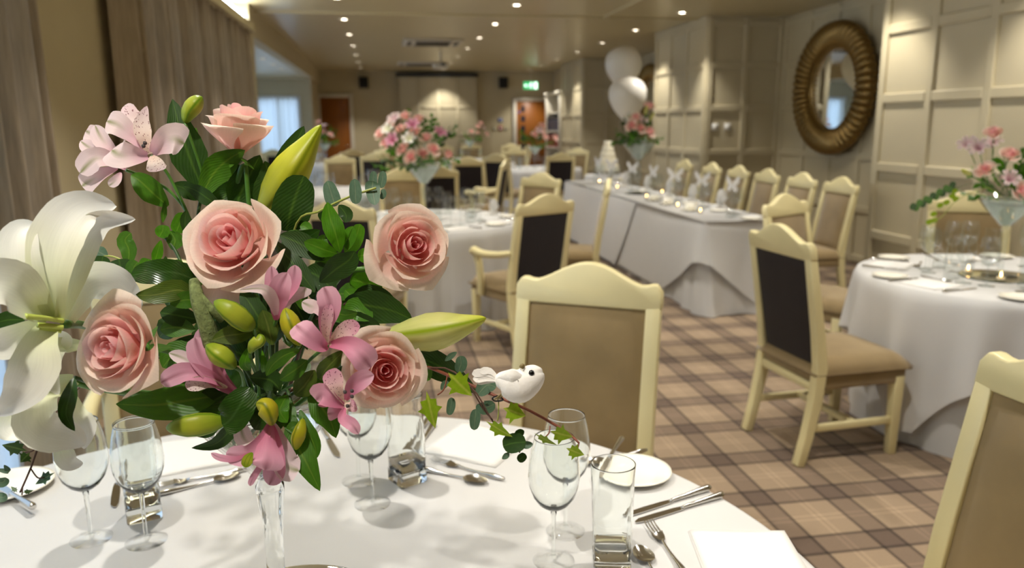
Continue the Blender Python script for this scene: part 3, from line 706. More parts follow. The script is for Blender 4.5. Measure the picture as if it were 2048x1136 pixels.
chair_pxY(1156, 14.8, T4.x, T4.y, 'cream chair with tan back at the bookcase table beside the far pier')
for px, y, lab in ((886, 18.95, 'pale chair by the folding partition behind the rose leaves'), (942, 19.1, 'pale chair by the folding partition beneath the small vase'), (1022, 19.0, 'pale chair between the folding partition and the far door')):
    chair_pxY(px, y, ray(px, 300).x*y/ray(px, 300).y-.3, 8, lab)
chair_pxY(1055, 17.2, T6.x+.5, T6.y-.6, 'pale chair in front of the far door with dark panes')
chair_pxY(545, 16.2, -2.4, 18.5, 'dark backed chair in the bright bay')
chair_pxY(505, 14.6, -1.9, 10.2, 'tan backed chair in the bright bay')
# ================================================================ tableware prototypes
def wine_glass(near):
    t = thing('wine_glass', 'clear stemmed wine glass', 'glass'); g = 'glass_thin' if near else 'glass_far'; sg = 32 if near else 16
    bowl = [(.004, .098), (.014, .101), (.026, .110), (.036, .124), (.0425, .143), (.0445, .162), (.043, .185), (.0385, .212), (.0343, .2285), (.034, .230)]
    inner = [(.033, .230), (.0333, .2285), (.0375, .212), (.042, .185), (.0435, .162), (.0415, .143), (.035, .126), (.025, .113), (.012, .105), (.0005, .104)]
    link('bowl', lathe(bowl+([(.0337, .2312)]+inner if near else []), sg), 'glass_solid' if near else g, t)
    link('stem', lathe([(.0036, .006), (.0036, .05), (.0042, .085), (.006, .0985), (.0005, .1005)], 12), 'glass_solid' if near else g, t)
    link('foot', lathe([(.0005, .0), (.036, .0005), (.0365, .002), (.02, .004), (.008, .007), (.004, .012), (.0005, .013)], sg), g, t)
    return Proto(t)
def tumbler(near):
    """tall tumbler on a heavy square base, rounding to a circular rim"""
    t = thing('tumbler', 'clear square based tumbler', 'glass'); V, F = [], []; n = 32; g = 'glass_thin' if near else 'glass_far'
    def sq(a, k):                                   # superellipse, k=0 round, k=1 square
        e = 2+k*8; return (abs(cos(a))**e+abs(sin(a))**e)**(-1/e)
    prof = [(.031, .034, .9), (.032, .06, .7), (.0335, .10, .35), (.035, .14, .1), (.0365, .175, 0), (.0374, .1945, 0), (.0375, .196, 0)]
    for r, z, k in prof:
        for i in range(n): a = 2*pi*i/n; s = sq(a, k)*(1 if k < .3 else 1); V.append((r*s*cos(a), r*s*sin(a), z))
    m = len(prof)
    if near:
        for r, z, k in reversed(prof):
            for i in range(n): a = 2*pi*i/n; s = sq(a, k); V.append(((r-.0013)*s*cos(a), (r-.0013)*s*sin(a), z+(.0008 if z > .19 else 0)))
        m *= 2
    for j in range(m-1):
        for i in range(n): k = (i+1) % n; F.append((j*n+i, j*n+k, (j+1)*n+k, (j+1)*n+i))
    if near:
        for i in range(n): k = (i+1) % n; F.append(((m-1)*n+i, (m-1)*n+k, k, i))
    me = mesh('wall', V, F); bm = bmesh.new(); bm.from_mesh(me); bmesh.ops.recalc_face_normals(bm, faces=bm.faces[:]); bm.to_mesh(me); bm.free(); me.shade_smooth()
    link('wall', me, 'glass_solid' if near else g, t)
    link('base', boxm(-.0315, .0315, -.0315, .0315, 0, .033, .005, 3), 'glass_solid' if near else g, t)
    return Proto(t)
def plate():
    o = link('side_plate', lathe([(.0005, .004), (.045, .004), (.052, .006), (.075, .013), (.0825, .0145), (.083, .013), (.075, .010), (.05, .001), (.045, 0), (.0005, 0)], 48), 'china')
    tag(o, 'white side plate', 'plate'); return Proto(o)
def knife():
    t = thing('table_knife', 'steel table knife', 'knife')
    V, F = [], []
    ol = [(0, -.006), (.02, -.0085), (.07, -.010), (.105, -.009), (.118, -.003), (.118, .002), (.1, .006), (.06, .0065), (0, .0055)]
    link('blade', prism(ol, lambda a, b, q: (a, b, .002+.0016*q)), 'steel', t)
    link('handle', tube([(.004, 0, .0045), (-.01, 0, .0048), (-.03, 0, .005), (-.075, 0, .006), (-.098, 0, .006), (-.104, 0, .005)], [.0035, .0046, .005, .0072, .0084, .004], 10, 24, ridge=.12, ridges=2), 'steel', t)
    return Proto(t)
def handle_pts(L): return [(.0, 0, .006), (-.02, 0, .0045), (-.05, 0, .004), (-.09, 0, .005), (-L, 0, .006)]
def fork():
    t = thing('table_fork', 'steel four tined fork', 'fork')
    link('handle', tube(handle_pts(.125), [.0026, .0026, .0028, .0042, .0068, .003], 8, 18), 'steel', t)
    V, F = [], []; n = 8
    for j in range(n+1):
        u = j/n; x = -.004+.034*u; w = .0028+.0085*min(1, u*1.6)**.7; z = .006-.0035*sin(u*pi)
        for s in (-1, -.4, .4, 1): V.append((x, s*w, z+.002*(abs(s) > .9)))
    for j in range(n):
        for k in range(3): F.append((j*4+k, j*4+k+1, j*4+5+k, j*4+4+k))
    link('fork_head', mesh('head', V, F), 'steel', t)
    for k in range(4):
        y = -.0093+k*.0062; link('tine', tube([(.028, y, .006), (.05, y*.98, .0045), (.075, y*.94, .0075)], [.0016, .0016, .0008], 6, 8), 'steel', t)
    return Proto(t)
def spoon():
    t = thing('dessert_spoon', 'steel spoon', 'spoon')
    link('handle', tube(handle_pts(.12), [.0026, .0026, .0028, .0042, .0068, .003], 8, 18), 'steel', t)
    V, F = [], []; n, m = 10, 16
    for j in range(n+1):
        r = j/n
        for k in range(m): a = 2*pi*k/m; V.append((.026+.029*r*cos(a), .018*r*sin(a)*(1-.18*cos(a)), .0025+.006*r*r))
    for j in range(n):
        for k in range(m): q = (k+1) % m; F.append((j*m+k, j*m+q, (j+1)*m+q, (j+1)*m+k))
    link('spoon_bowl', mesh('bowl', V, F), 'steel', t)
    return Proto(t)
def napkin(w, d, name='napkin'):
    V, F = [], []
    def layer(z0, z1, x0, x1, y0, y1, n=12):
        b = len(V)
        for zz in (z0, z1):
            for j in range(n+1):
                for i in range(n+1):
                    u, v = i/n, j/n; V.append((x0+(x1-x0)*u, y0+(y1-y0)*v, zz+.0012*sin(u*7+v*3+zz*900)*(1 if zz == z1 else 0)+(.0025*(sin(pi*u)*sin(pi*v))**.4 if zz == z1 else 0)))
        m = n+1; o = m*m
        for j in range(n):
            for i in range(n): q = b+j*m+i; F.append((q+o, q+o+1, q+o+m+1, q+o+m)); F.append((q, q+m, q+m+1, q+1))
        for i in range(n):
            for a, c in ((b+i, b+i+1), (b+n*m+i+1, b+n*m+i), (b+(i+1)*m, b+i*m), (b+i*m+n, b+(i+1)*m+n)): F.append((a, c, c+o, a+o))
    layer(0, .0022, -w/2, w/2, -d/2, d/2); layer(.0022, .0045, -w/2+.003, w/2-.002, -d/2+.002, d/2-.003)
    o = link(name, mesh('napkin', V, F), 'linen_top'); tag(o, 'white folded napkin', 'napkin'); return Proto(o)
WG, TU, PL, KN, FK, SPN, NP = wine_glass(True), tumbler(True), plate(), knife(), fork(), spoon(), napkin(.20, .20)
WGF, TUF = wine_glass(False), tumbler(False)
TT = TZ+.0005
def at_t(px, py): p = atz(px, py, TT); return (p.x, p.y, TT)
def lay(P, a, b, label, group=None, z=0, back=.105):
    """cutlery: a = handle end pixel, b = business end pixel"""
    p, q = atz(*a, TT), atz(*b, TT); d = (q-p).normalized(); o = p+d*back
    return P.put((o.x, o.y, TT+z), atan2(d.y, d.x), label, group)
# ---- near table
WG.put(at_t(183, 1078), .3, 'stemmed wine glass right under the drooping white lily petal')
WG.put(at_t(293, 1083), .2, 'stemmed wine glass in front of a square based tumbler beside the lily')
TU.put(at_t(288, 1032), .35, 'square based tumbler behind the wine glass beside the white lily')
WG.put(at_t(745, 1008), .1, 'stemmed wine glass standing below the lower pink rose')
WG.put(at_t(718, 962), .5, 'stemmed wine glass half hidden behind another below the lower pink rose')
TU.put(at_t(815, 962), .5, 'square based tumbler beside the fork and spoon under the lower rose')
WG.put(at_t(1107, 1122), .9, 'stemmed wine glass under the tip of the ivy twig, before its twin')
WG.put(at_t(1131, 1062), .4, 'stemmed wine glass touching the yellow ivy leaf, behind its twin')
TU.put(at_t(1222, 1140), -.22, 'square based tumbler overlapping the white side plate')
PL.put(at_t(1266, 950), 0, 'white side plate carrying a butter knife near the table edge')
PL.put(at_t(22, 978), 0, 'white side plate beneath the trailing ivy below the lily')
lay(KN, (1446, 994), (1262, 1050), 'steel table knife with ribbed handle, beside the folded napkin')
lay(KN, (1420, 980), (1258, 1032), 'steel table knife with ribbed handle, between another knife and the side plate')
lay(KN, (1243, 890), (1182, 985), 'small steel butter knife resting across the side plate', z=.012)
o = lay(KN, (70, 1032), (-70, 940), 'steel butter knife lying on the plate beneath the ivy', z=.013)
lay(KN, (640, 850), (672, 905), 'steel knife peeping out beneath the long pointed leaf')
lay(KN, (856, 842), (796, 925), 'steel knife lying behind the tumbler under the lower rose')
lay(KN, (868, 850), (818, 925), 'second steel knife lying behind the tumbler under the lower rose')
lay(KN, (240, 930), (232, 1005), 'steel knife seen through the wine glasses beside the lily')
lay(FK, (1375, 1160), (1317, 1076), 'steel fork pointing at the side plate beside the folded napkin', back=.12)
lay(SPN, (1348, 1213), (1290, 1121), 'steel spoon tip beside the fork and the tumbler', back=.12)
lay(FK, (1005, 962), (852, 917), 'steel fork crossing a spoon by the central napkin', back=.12)
lay(SPN, (840, 940), (985, 972), 'steel spoon lying under a fork by the central napkin', back=.115)
lay(FK, (495, 942), (330, 972), 'steel fork lying between tumbler and the pink downward flower', back=.12)
lay(SPN, (315, 993), (492, 950), 'steel spoon lying toward the pink downward flower', back=.115)
lay(SPN, (1290, 905), (1150, 935), 'steel spoon behind the side plate by the tan chair', back=.115)
def put_napkin(px, py, rz, lab): NP.put(at_t(px, py), rz, lab)
put_napkin(955, 888, -.62, 'white folded napkin in the middle, behind fork and spoon')
put_napkin(405, 905, .28, 'white folded napkin behind the fork and the green lily bud')
NP.put((.612, 1.165, TT), -.19, 'white folded napkin at the table edge beside the fork', None, .9)
# mirror plate and vase
def mirror_plate(x, y, r, lab):
    t = thing('mirror_plate', lab, 'mirror plate', (x, y, TT)); link('glass', lathe([(.0005, .006), (r-.012, .006), (r-.004, .0055)], 64), 'mirror', t)
    link('bevel', lathe([(r-.004, .0055), (r, .003), (r, 0), (.0005, 0)], 64), 'mirror_edge', t)
VX, VY = -.185, 1.138
mirror_plate(VX+.02, VY-.02, .155, 'round mirror plate under the bouquet vase')
def martini(near):
    t = thing('martini_vase', 'tall clear martini shaped vase', 'vase'); g = 'glass_thin' if near else 'glass_far'; sg = 48 if near else 20
    link('bowl', lathe([(.012, .225), (.022, .232), (.06, .275), (.10, .325), (.135, .375), (.138, .379), (.134, .378), (.098, .328), (.058, .278), (.02, .236), (.0005, .232)], sg), g, t)
    link('stem', lathe([(.0005, .006), (.018, .008), (.014, .03), (.0135, .08), (.0145, .13), (.017, .17), (.021, .205), (.021, .215), (.014, .226), (.0005, .23)], 20), 'glass_solid' if near else g, t)
    link('foot', lathe([(.0005, 0), (.075, .0), (.077, .003), (.05, .006), (.02, .012), (.0005, .014)], sg), 'glass_thin' if near else g, t)
    if near:
        link('water', lathe([(.0005, .238), (.02, .240), (.056, .281), (.094, .328), (.0005, .328)], 32), 'glass_solid', t)
    else:
        link('water_gel', lathe([(.0005, .238), (.018, .240), (.055, .281), (.094, .328), (.110, .345), (.0005, .345)], 20), 'water_glass', t)
    return Proto(t)
MVN, MVF = martini(True), martini(False)
MVN.put((VX, VY, TT+.006), 0, 'clear martini shaped vase holding the large foreground bouquet')
# ---- settings on the other tables
def setting(c, R, a, nm, cutlery=True, fan=False, sc=1):
    """one place setting at angle a round a table"""
    ca, sa = cos(a), sin(a)
    def q(r, s): return (c.x+r*ca-s*sa, c.y+r*sa+s*ca, TT)
    if fan: FAN.put(q(R-.17, 0), a, 'white napkin standing folded as a fan on %s' % nm, 'fan napkins on '+nm)
    else: NP.put(q(R-.16, 0), a+random.uniform(-.1, .1), 'white napkin lying folded on %s' % nm, 'napkins on '+nm)
    PL.put(q(R-.13, -.21), 0, 'white side plate on %s' % nm, 'side plates on '+nm)
    WGF.put(q(R-.36, .13), 0, 'stemmed wine glass on %s' % nm, 'wine glasses on '+nm)
    WGF.put(q(R-.33, .035), 0, 'stemmed wine glass on %s' % nm, 'wine glasses on '+nm)
    TUF.put(q(R-.38, -.06), a, 'square based tumbler on %s' % nm, 'tumblers on '+nm)
    if cutlery:
        p = q(R-.15, .15); KN.put(p, a+pi, 'steel knife on %s' % nm, 'knives on '+nm)
        p = q(R-.15, -.125); FK.put(p, a+pi, 'steel fork on %s' % nm, 'forks on '+nm)
        p = q(R-.28, -.04); SPN.put(p, a+pi/2, 'steel spoon on %s' % nm, 'spoons on '+nm)
def fan_napkin():
    V, F = [], []; n = 15
    for k in range(n):
        f = (k/(n-1)*2-1)*1.15; off = .012*(1 if k % 2 else -1)
        V += [(off*.4, .012*sin(f), .003), (off+.02, .085*sin(f), .02+.115*cos(f))]
    for k in range(n-1): F.append((2*k, 2*k+1, 2*k+3, 2*k+2))
    b = len(V); V += [(-.05, -.035, 0), (.05, -.035, 0), (.05, .035, 0), (-.05, .035, 0), (-.03, -.03, .03), (.03, -.03, .03), (.03, .03, .03), (-.03, .03, .03)]
    for f in ((0, 1, 5, 4), (1, 2, 6, 5), (2, 3, 7, 6), (3, 0, 4, 7), (4, 5, 6, 7), (3, 2, 1, 0)): F.append(tuple(b+i for i in f))
    o = link('fan_napkin', mesh('fan', V, F, False), 'linen_top'); tag(o, 'white fan napkin', 'napkin'); return Proto(o)
FAN = fan_napkin()
for k in range(8): setting(T2, .82, .35+k*pi/4, 'the round table before the dark backed armchair', k in (5, 6, 7, 4), k in (0,))
for k in range(6): setting(TR, .69, -2.9+k*pi/3, 'the table beside the near pier')
for k in range(4): setting(T3, .80, -2.6+k*pi/2, 'the table toward the curtains', False)
for k in range(5): setting(T4, .78, -2.5+k*1.25, 'the table before the bookcase', False, k % 2 == 0)
for k in range(3): setting(T7, .64, -2.2+k*2.1, 'the table before the plain oak door', False)
for k in range(3): setting(T6, .60, -2.4+k*2.1, 'the table by the folding partition', False)
# head table settings
def tealight():
    t = thing('tealight', 'small glass tealight', 'candle')
    link('holder', lathe([(.0005, 0), (.022, 0), (.026, .012), (.024, .034), (.027, .044)], 16), 'glass_far', t); link('wax', lathe([(.0005, .004), (.018, .004), (.018, .018), (.0005, .018)], 12), 'candle', t)
    link('flame', lathe([(.0005, .019), (.0045, .026), (.003, .035), (.0005, .044)], 8), 'flame', t)
    return Proto(t)
TLP = tealight()
def butterfly():
    t = thing('butterfly_decoration', 'white paper butterfly', 'decoration'); fw = [(0, 0), (.012, .03), (.05, .062), (.062, .055), (.055, .025), (.03, .004), (.045, -.012), (.036, -.034), (.014, -.022)]
    for s in (-1, 1): link('wing', prism(fw, lambda a, b, q: (.006*abs(a)*20+.0012*q-.02*a*a, s*a, b)), 'linen_top', t)
    link('body', tube([(0, 0, -.028), (0, 0, .03)], [.001, .003, .001], 6, 6), 'linen_top', t)
    return Proto(t)
BF = butterfly()
for i, y in enumerate((6.0, 6.62, 7.28, 7.92, 8.62, 9.45, 10.1)):
    if i == 0: NP.put((2.99, y-.02, TT), 0, 'white napkin lying folded on the head table', 'napkins on the head table', .8)
    else: FAN.put((2.98, y, TT), 0, 'white napkin standing folded as a fan on the head table', 'fan napkins on the head table', 1.3)
    PL.put((2.88, y-(.12 if i == 4 else .22), TT), 0, 'white side plate on the head table', 'side plates on the head table')
    WGF.put((2.93, y+.13, TT), 0, 'stemmed wine glass on the head table', 'wine glasses on the head table'); WGF.put((2.86, y+.05, TT), 0, 'stemmed wine glass on the head table', 'wine glasses on the head table')
    TUF.put((2.79, y-.03, TT), 0, 'square based tumbler on the head table', 'tumblers on the head table')
    BF.put((2.86-.034, y+.05, TT+.245), .25+.3*(i % 3), 'white paper butterfly perched on a wine glass rim on the head table', 'butterflies on the head table', 1.4)
    KN.put((2.97, y+(.085 if i == 3 else .20), TT), 0, 'steel knife on the head table', 'knives on the head table') if i != 3 else KN.put((2.97, y+.185, TT), 0, 'steel knife on the head table', 'knives on the head table')
    FK.put((2.95, y-.112, TT), pi, 'steel fork on the head table', 'forks on the head table')
for x, y in ((2.67, 6.30), (2.66, 6.8), (2.68, 7.72), (2.74, 8.94), (2.78, 9.86), (3.02, 8.19)): TLP.put((x, y, TT), 0, 'small lit tealight on the head table', 'tealights on the head table')
def cup_plate(y, lab):
    t = thing('soup_cup', lab, 'cup', (2.66, y, TT)); link('saucer', lathe([(.0005, .003), (.05, .004), (.085, .014), (.085, .012), (.05, 0), (.0005, 0)], 24), 'china', t); link('cup', lathe([(.0005, .008), (.035, .008), (.05, .03), (.055, .055), (.052, .055), (.046, .03), (.0005, .014)], 24), 'china', t)
for y in (6.5, 7.05, 7.45): cup_plate(y, 'white cup on a saucer on the front side of the head table')
for o in COL.objects:
    if o.name.startswith('soup_cup') and o.parent is None: o['group'] = 'cups on the head table'
mirror_plate(2.77, 8.27, .15, 'round mirror plate under the head table vase')
MV = [(2.83, 8.23, TT+.006, 'clear martini vase on the head table', 1.62)]
mirror_plate(TR.x-.06, TR.y-.02, .18, 'round mirror plate on the table beside the near pier')
for dx, dy in ((-.09, -.11), (.07, -.12), (-.11, .08)): TLP.put((TR.x-.06+dx, TR.y-.02+dy, TT+.006), 0, 'small lit tealight on the mirror plate beside the near pier', 'tealights on the near pier table')
# wedding cake
t = thing('wedding_cake', 'tall ivory tiered wedding cake with flower trimmed tiers', 'cake', (CK.x, CK.y, TT))
link('stand', lathe([(.0005, 0), (.19, 0), (.20, .02), (.19, .045), (.0005, .05)], 32), 'steel', t)
z = .05
for r, h in ((.165, .10), (.135, .095), (.11, .09), (.085, .085), (.062, .08)):
    ti = link('tier', lathe([(.0005, z), (r, z), (r+.002, z+.01), (r, z+h-.008), (r-.008, z+h), (.0005, z+h)], 40), 'icing', t)
    n = int(r*2*pi/.05)
    V, F = [], []
    bm = bmesh.new()
    for k in range(n):
        a = 2*pi*k/n; bmesh.ops.create_icosphere(bm, subdivisions=1, radius=.012, matrix=Matrix.Translation((cos(a)*(r+.006), sin(a)*(r+.006), z+.014+.006*sin(k*2.4))))
    me = bpy.data.meshes.new('border'); bm.to_mesh(me); bm.free(); me.shade_smooth(); link('icing_border', me, 'icing', ti)['kind'] = 'stuff'
    z += h
# balloons
bal = thing('balloon', 'white balloon', 'balloon')
prof = [(.0005, -.30), (.012, -.297), (.02, -.29), (.06, -.255), (.12, -.20), (.18, -.12), (.222, -.03), (.235, .05), (.222, .13), (.18, .195), (.11, .24), (.04, .258), (.0005, .26)]
P_ = [Vector((r, 0, z)) for r, z in prof]; prof = [(cr(P_, i/40).x, cr(P_, i/40).z) for i in range(41)]
prof[0] = (.0005, prof[0][1]); prof[-1] = (.0005, prof[-1][1])
link('envelope', lathe([(max(.0004, r), z) for r, z in prof], 40), 'balloon', bal); link('knot', lathe([(.0005, -.296), (.012, -.302), (.016, -.322), (.004, -.316), (.0005, -.316)], 12), 'balloon', bal)
BAL = Proto(bal)
b1 = BAL.put((3.13, 10.06, 2.22), 0, 'white round balloon under the ceiling, the upper of two'); b2 = BAL.put((3.05, 9.60, 1.815), 0, 'white round balloon just above the head table flowers, the lower of two')
link('ribbon', tube([(0, 0, -.315), (-.02, .05, -.9), (.02, .1, -1.468)], .0022, 5, 12), 'black_string', b1); link('ribbon', tube([(0, 0, -.315), (.04, .25, -.7), (.10, .555, -1.06)], .0022, 5, 12), 'black_string', b2)
t = thing('balloon_weight', 'small white weight holding the balloon ribbons', 'weight', (3.155, 10.155, TT)); link('block', boxm(-.03, .03, -.03, .03, 0, .045, .008), 'icing', t)
# ================================================================ flowers and foliage
petal_mat('rose_core', rgb(250, 146, 156), rgb(252, 168, 174), rgb(254, 208, 206), .45)
petal_mat('rose_mid', rgb(250, 160, 162), rgb(252, 188, 184), rgb(254, 220, 210), .45)
petal_mat('rose_outer', rgb(250, 194, 178), rgb(253, 216, 202), rgb(254, 234, 218), .4)
petal_mat('lily_white', rgb(226, 232, 176), rgb(244, 243, 232), rgb(248, 247, 242), .22)
petal_mat('alst_pale', rgb(226, 176, 190), rgb(238, 216, 216), rgb(242, 222, 226), .25, stain=rgb(120, 130, 50))
petal_mat('alst_pale_spot', rgb(240, 214, 196), rgb(238, 220, 212), rgb(240, 214, 220), .25, streak=rgb(120, 62, 66))
petal_mat('alst_pink', rgb(206, 112, 144), rgb(222, 156, 180), rgb(232, 182, 200), .25, stain=rgb(150, 90, 104))
petal_mat('alst_pink_spot', rgb(238, 214, 190), rgb(232, 186, 194), rgb(228, 158, 186), .25, streak=rgb(110, 40, 60))
petal_mat('bud_green', rgb(126, 156, 30), rgb(170, 178, 54), rgb(120, 150, 24), .1, .4, seam=rgb(96, 130, 20))
petal_mat('bud_lily', rgb(196, 204, 120), rgb(222, 220, 140), rgb(198, 204, 60), .2, .4, seam=rgb(150, 172, 36))
petal_mat('bud_big', rgb(158, 168, 40), rgb(190, 190, 48), rgb(170, 184, 30), .15, .38, seam=rgb(118, 128, 14))
petal_mat('bud_gold', rgb(150, 160, 30), rgb(190, 178, 40), rgb(170, 176, 36), .12, .4, seam=rgb(110, 120, 16))
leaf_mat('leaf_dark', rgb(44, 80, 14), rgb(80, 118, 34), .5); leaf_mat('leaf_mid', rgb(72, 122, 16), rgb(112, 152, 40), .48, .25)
leaf_mat('leaf_bright', rgb(84, 146, 16), rgb(120, 172, 44), .4, .35); leaf_mat('leaf_olive', rgb(86, 108, 32), rgb(128, 142, 60), .4, .3)
leaf_mat('leaf_euc', rgb(92, 124, 96), rgb(130, 150, 118), .55, .15); leaf_mat('leaf_ivy', rgb(150, 184, 28), rgb(196, 210, 80), .4, .35); leaf_mat('leaf_ivy_dark', rgb(58, 92, 34), rgb(110, 140, 70), .4, .2)
leaf_mat('leaf_gloss', rgb(44, 78, 22), rgb(66, 100, 46), .18, .1)
mat('stem_green', rgb(72, 116, 36), .45, var=.15, scale=60); mat('stem_dark', rgb(50, 78, 30), .5, var=.15, scale=60); mat('stem_red', rgb(122, 62, 40), .5, var=.2, scale=80); mat('stem_brown', rgb(84, 56, 44), .6, var=.2, scale=80); mat('stem_yellow', rgb(150, 158, 72), .5)
mat('anther', rgb(70, 60, 58), .7); mat('pistil', rgb(190, 206, 96), .4); mat('moss', rgb(112, 124, 74), .9, var=.35, scale=160, bump=.8, bscale=240)
mat('feather', rgb(244, 240, 234), .85, sheen=.3, bump=.25, bscale=300); mat('bead', rgb(14, 12, 12), .12); mat('beak', rgb(120, 104, 62), .5)
VB = Vector((VX, VY, TT+.006+.34))                                 # where the stems gather in the vase bowl
PROF = {'petal': [(0, .12), (.15, .42), (.4, .86), (.62, 1), (.8, .86), (.92, .5), (1, .06)], 'lily': [(0, .28), (.2, .62), (.45, 1), (.65, .9), (.85, .46), (.95, .2), (1, .02)],
        'leaf': [(0, .06), (.12, .45), (.35, .95), (.5, 1), (.7, .8), (.87, .42), (1, .02)], 'lance': [(0, .12), (.15, .5), (.4, 1), (.6, .9), (.8, .52), (.93, .2), (1, .01)],
        'round': [(0, .12), (.1, .62), (.3, .95), (.55, 1), (.8, .82), (.93, .5), (1, .1)], 'flag': [(0, .16), (.2, .4), (.5, .78), (.75, 1), (.9, .82), (.97, .5), (1, .16)]}
def ribbon(pts, hw, prof, tilt=0, cup=0, wave=0, nu=8, nv=16, twist=0, tip=0, off=Vector((0, 0, 0)), nrm=None):
    """petal or leaf blade along a midrib of 3D points; tilt turns the face away from the eye about the midrib"""
    P = [Vector(p) for p in pts]; W = PROF[prof] if isinstance(prof, str) else prof
    Wn = [Vector((t, w, 0)) for t, w in W]; V, F, UV = [], [], []; rnd = random.uniform(0, 6)
    for j in range(nv+1):
        t = j/nv; p = cr(P, t); T = cr(P, t+.02)-cr(P, t-.02); T = T.normalized() if T.length > 1e-9 else Vector((0, 0, 1))
        N = (nrm if nrm is not None else (CAMP-p)).normalized(); S = T.cross(N)
        S = S.normalized() if S.length > 1e-6 else T.orthogonal().normalized()
        S = Matrix.Rotation(tilt+twist*t, 3, T) @ S; N = S.cross(T).normalized()
        w = hw*max(.004, lerpL(W, t))
        for i in range(nu+1):
            u = i/nu*2-1; h = cup*hw*(abs(u)**1.7)*sin(pi*min(1, t*.9+.08)) + wave*hw*sin(t*11+rnd+u*1.5)*u*u
            V.append(p+S*(w*u)+N*h-off); UV.append((u*.5+.5, t))
    for j in range(nv):
        for i in range(nu): q = j*(nu+1)+i; F.append((q, q+1, q+nu+2, q+nu+1))
    return mesh('blade', V, F, True, UV)
def pxD(pts): return [atD(*p) for p in pts]
from mathutils.bvhtree import BVHTree
OBST = []                                                          # what later leaves and stems must not cut through
def _geo(me, off):
    V = [v.co+off for v in me.vertices]; return V, [tuple(f.vertices) for f in me.polygons], [min(v[i] for v in V) for i in range(3)], [max(v[i] for v in V) for i in range(3)]
def add_obst(me, off): V, F, lo, hi = _geo(me, off); OBST.append((BVHTree.FromPolygons(V, F), lo, hi))
def hits(me, off):
    V, F, lo, hi = _geo(me, off); t = None; n = 0
    for b, l, h in OBST:
        if all(lo[i] <= h[i] and l[i] <= hi[i] for i in range(3)):
            t = t or BVHTree.FromPolygons(V, F); n += len(t.overlap(b))
    return n
def least(make, off, steps):
    """try small shifts along the line of sight and keep the first that cuts through nothing"""
    best = None
    for s in steps:
        me = make(s); n = hits(me, off)
        if best is None or n < best[1]:
            if best: bpy.data.meshes.remove(best[0])
            best = (me, n, s)
        else: bpy.data.meshes.remove(me)
        if n == 0: break
    return best
STEPS = [0, .012, -.012, .025, -.025, .04, -.04, .06, -.06, .085, .11]
class Plant:
    """a flower stem or sprig standing in the vase: parts are laid out in world space from photo pixels"""
    def __init__(s, name, label, cat, group=None, base=None):
        s.b = base if base is not None else VB; s.t = thing(name, label, cat, s.b, 0, group); s.shift = 0; s.pieces = []
    def blade(s, pts, hw, m, prof='petal', nm='petal', **k):
        D = sum(p[2] for p in pts)/len(pts)
        mk = lambda e: ribbon(pxD([(x, y, d+e) for x, y, d in pts]), hw*(D+e)/FPX, prof, off=s.b, **k)
        if nm in ('leaf',): me = least(mk, s.b, STEPS)[0]
        else: me = mk(s.shift); s.pieces.append(me)
        return link(nm, me, m, s.t)
    def settle(s):
        """petals of a finished flower stand in the way of what is placed later"""
        for me in s.pieces: add_obst(me, s.b)
    def stem(s, pts, r, m='stem_green', nm='stem', to_vase=False):
        P = pxD(pts)+([VB+Vector((random.uniform(-.03, .03), random.uniform(-.03, .03), random.uniform(-.05, .02)))] if to_vase else [])
        if not to_vase: return link(nm, tube(P, r, 8, 20, off=s.b), m, s.t)
        P = [p+ray(*q[:2])*s.shift for p, q in zip(P, pts)]+P[-1:]
        def mk(e):
            Q = [p+(p-CAMP).normalized()*e*(0 if i == 0 else 1) for i, p in enumerate(P[:-1])]
            Q.append((Q[-1]+P[-1])/2+(P[-1]-CAMP).normalized()*e); return tube(Q+[P[-1]], r, 8, 24, off=s.b)
        return link(nm, least(mk, s.b, [0, .02, .04, .06, .09, .12])[0], m, s.t)
    def bud(s, pts, hw, m='bud_green', nm='bud', ridge=.05, prof=None):
        D = sum(p[2] for p in pts)/len(pts); r = hw*D/FPX
        pr_ = [(t_, w_*r) for t_, w_ in (prof or [(0, .18), (.12, .5), (.3, .85), (.5, 1), (.68, .92), (.84, .62), (.95, .26), (1, .04)])]
        mk = lambda e: tube(pxD([(x, y, d+e) for x, y, d in pts]), pr_, 18, 24, ridge=ridge, ridges=3, off=s.b)
        if nm == 'bud': me, n_, s.shift = least(mk, s.b, STEPS); s.pieces.append(me)
        else: me = mk(s.shift)
        return link(nm, me, m, s.t)
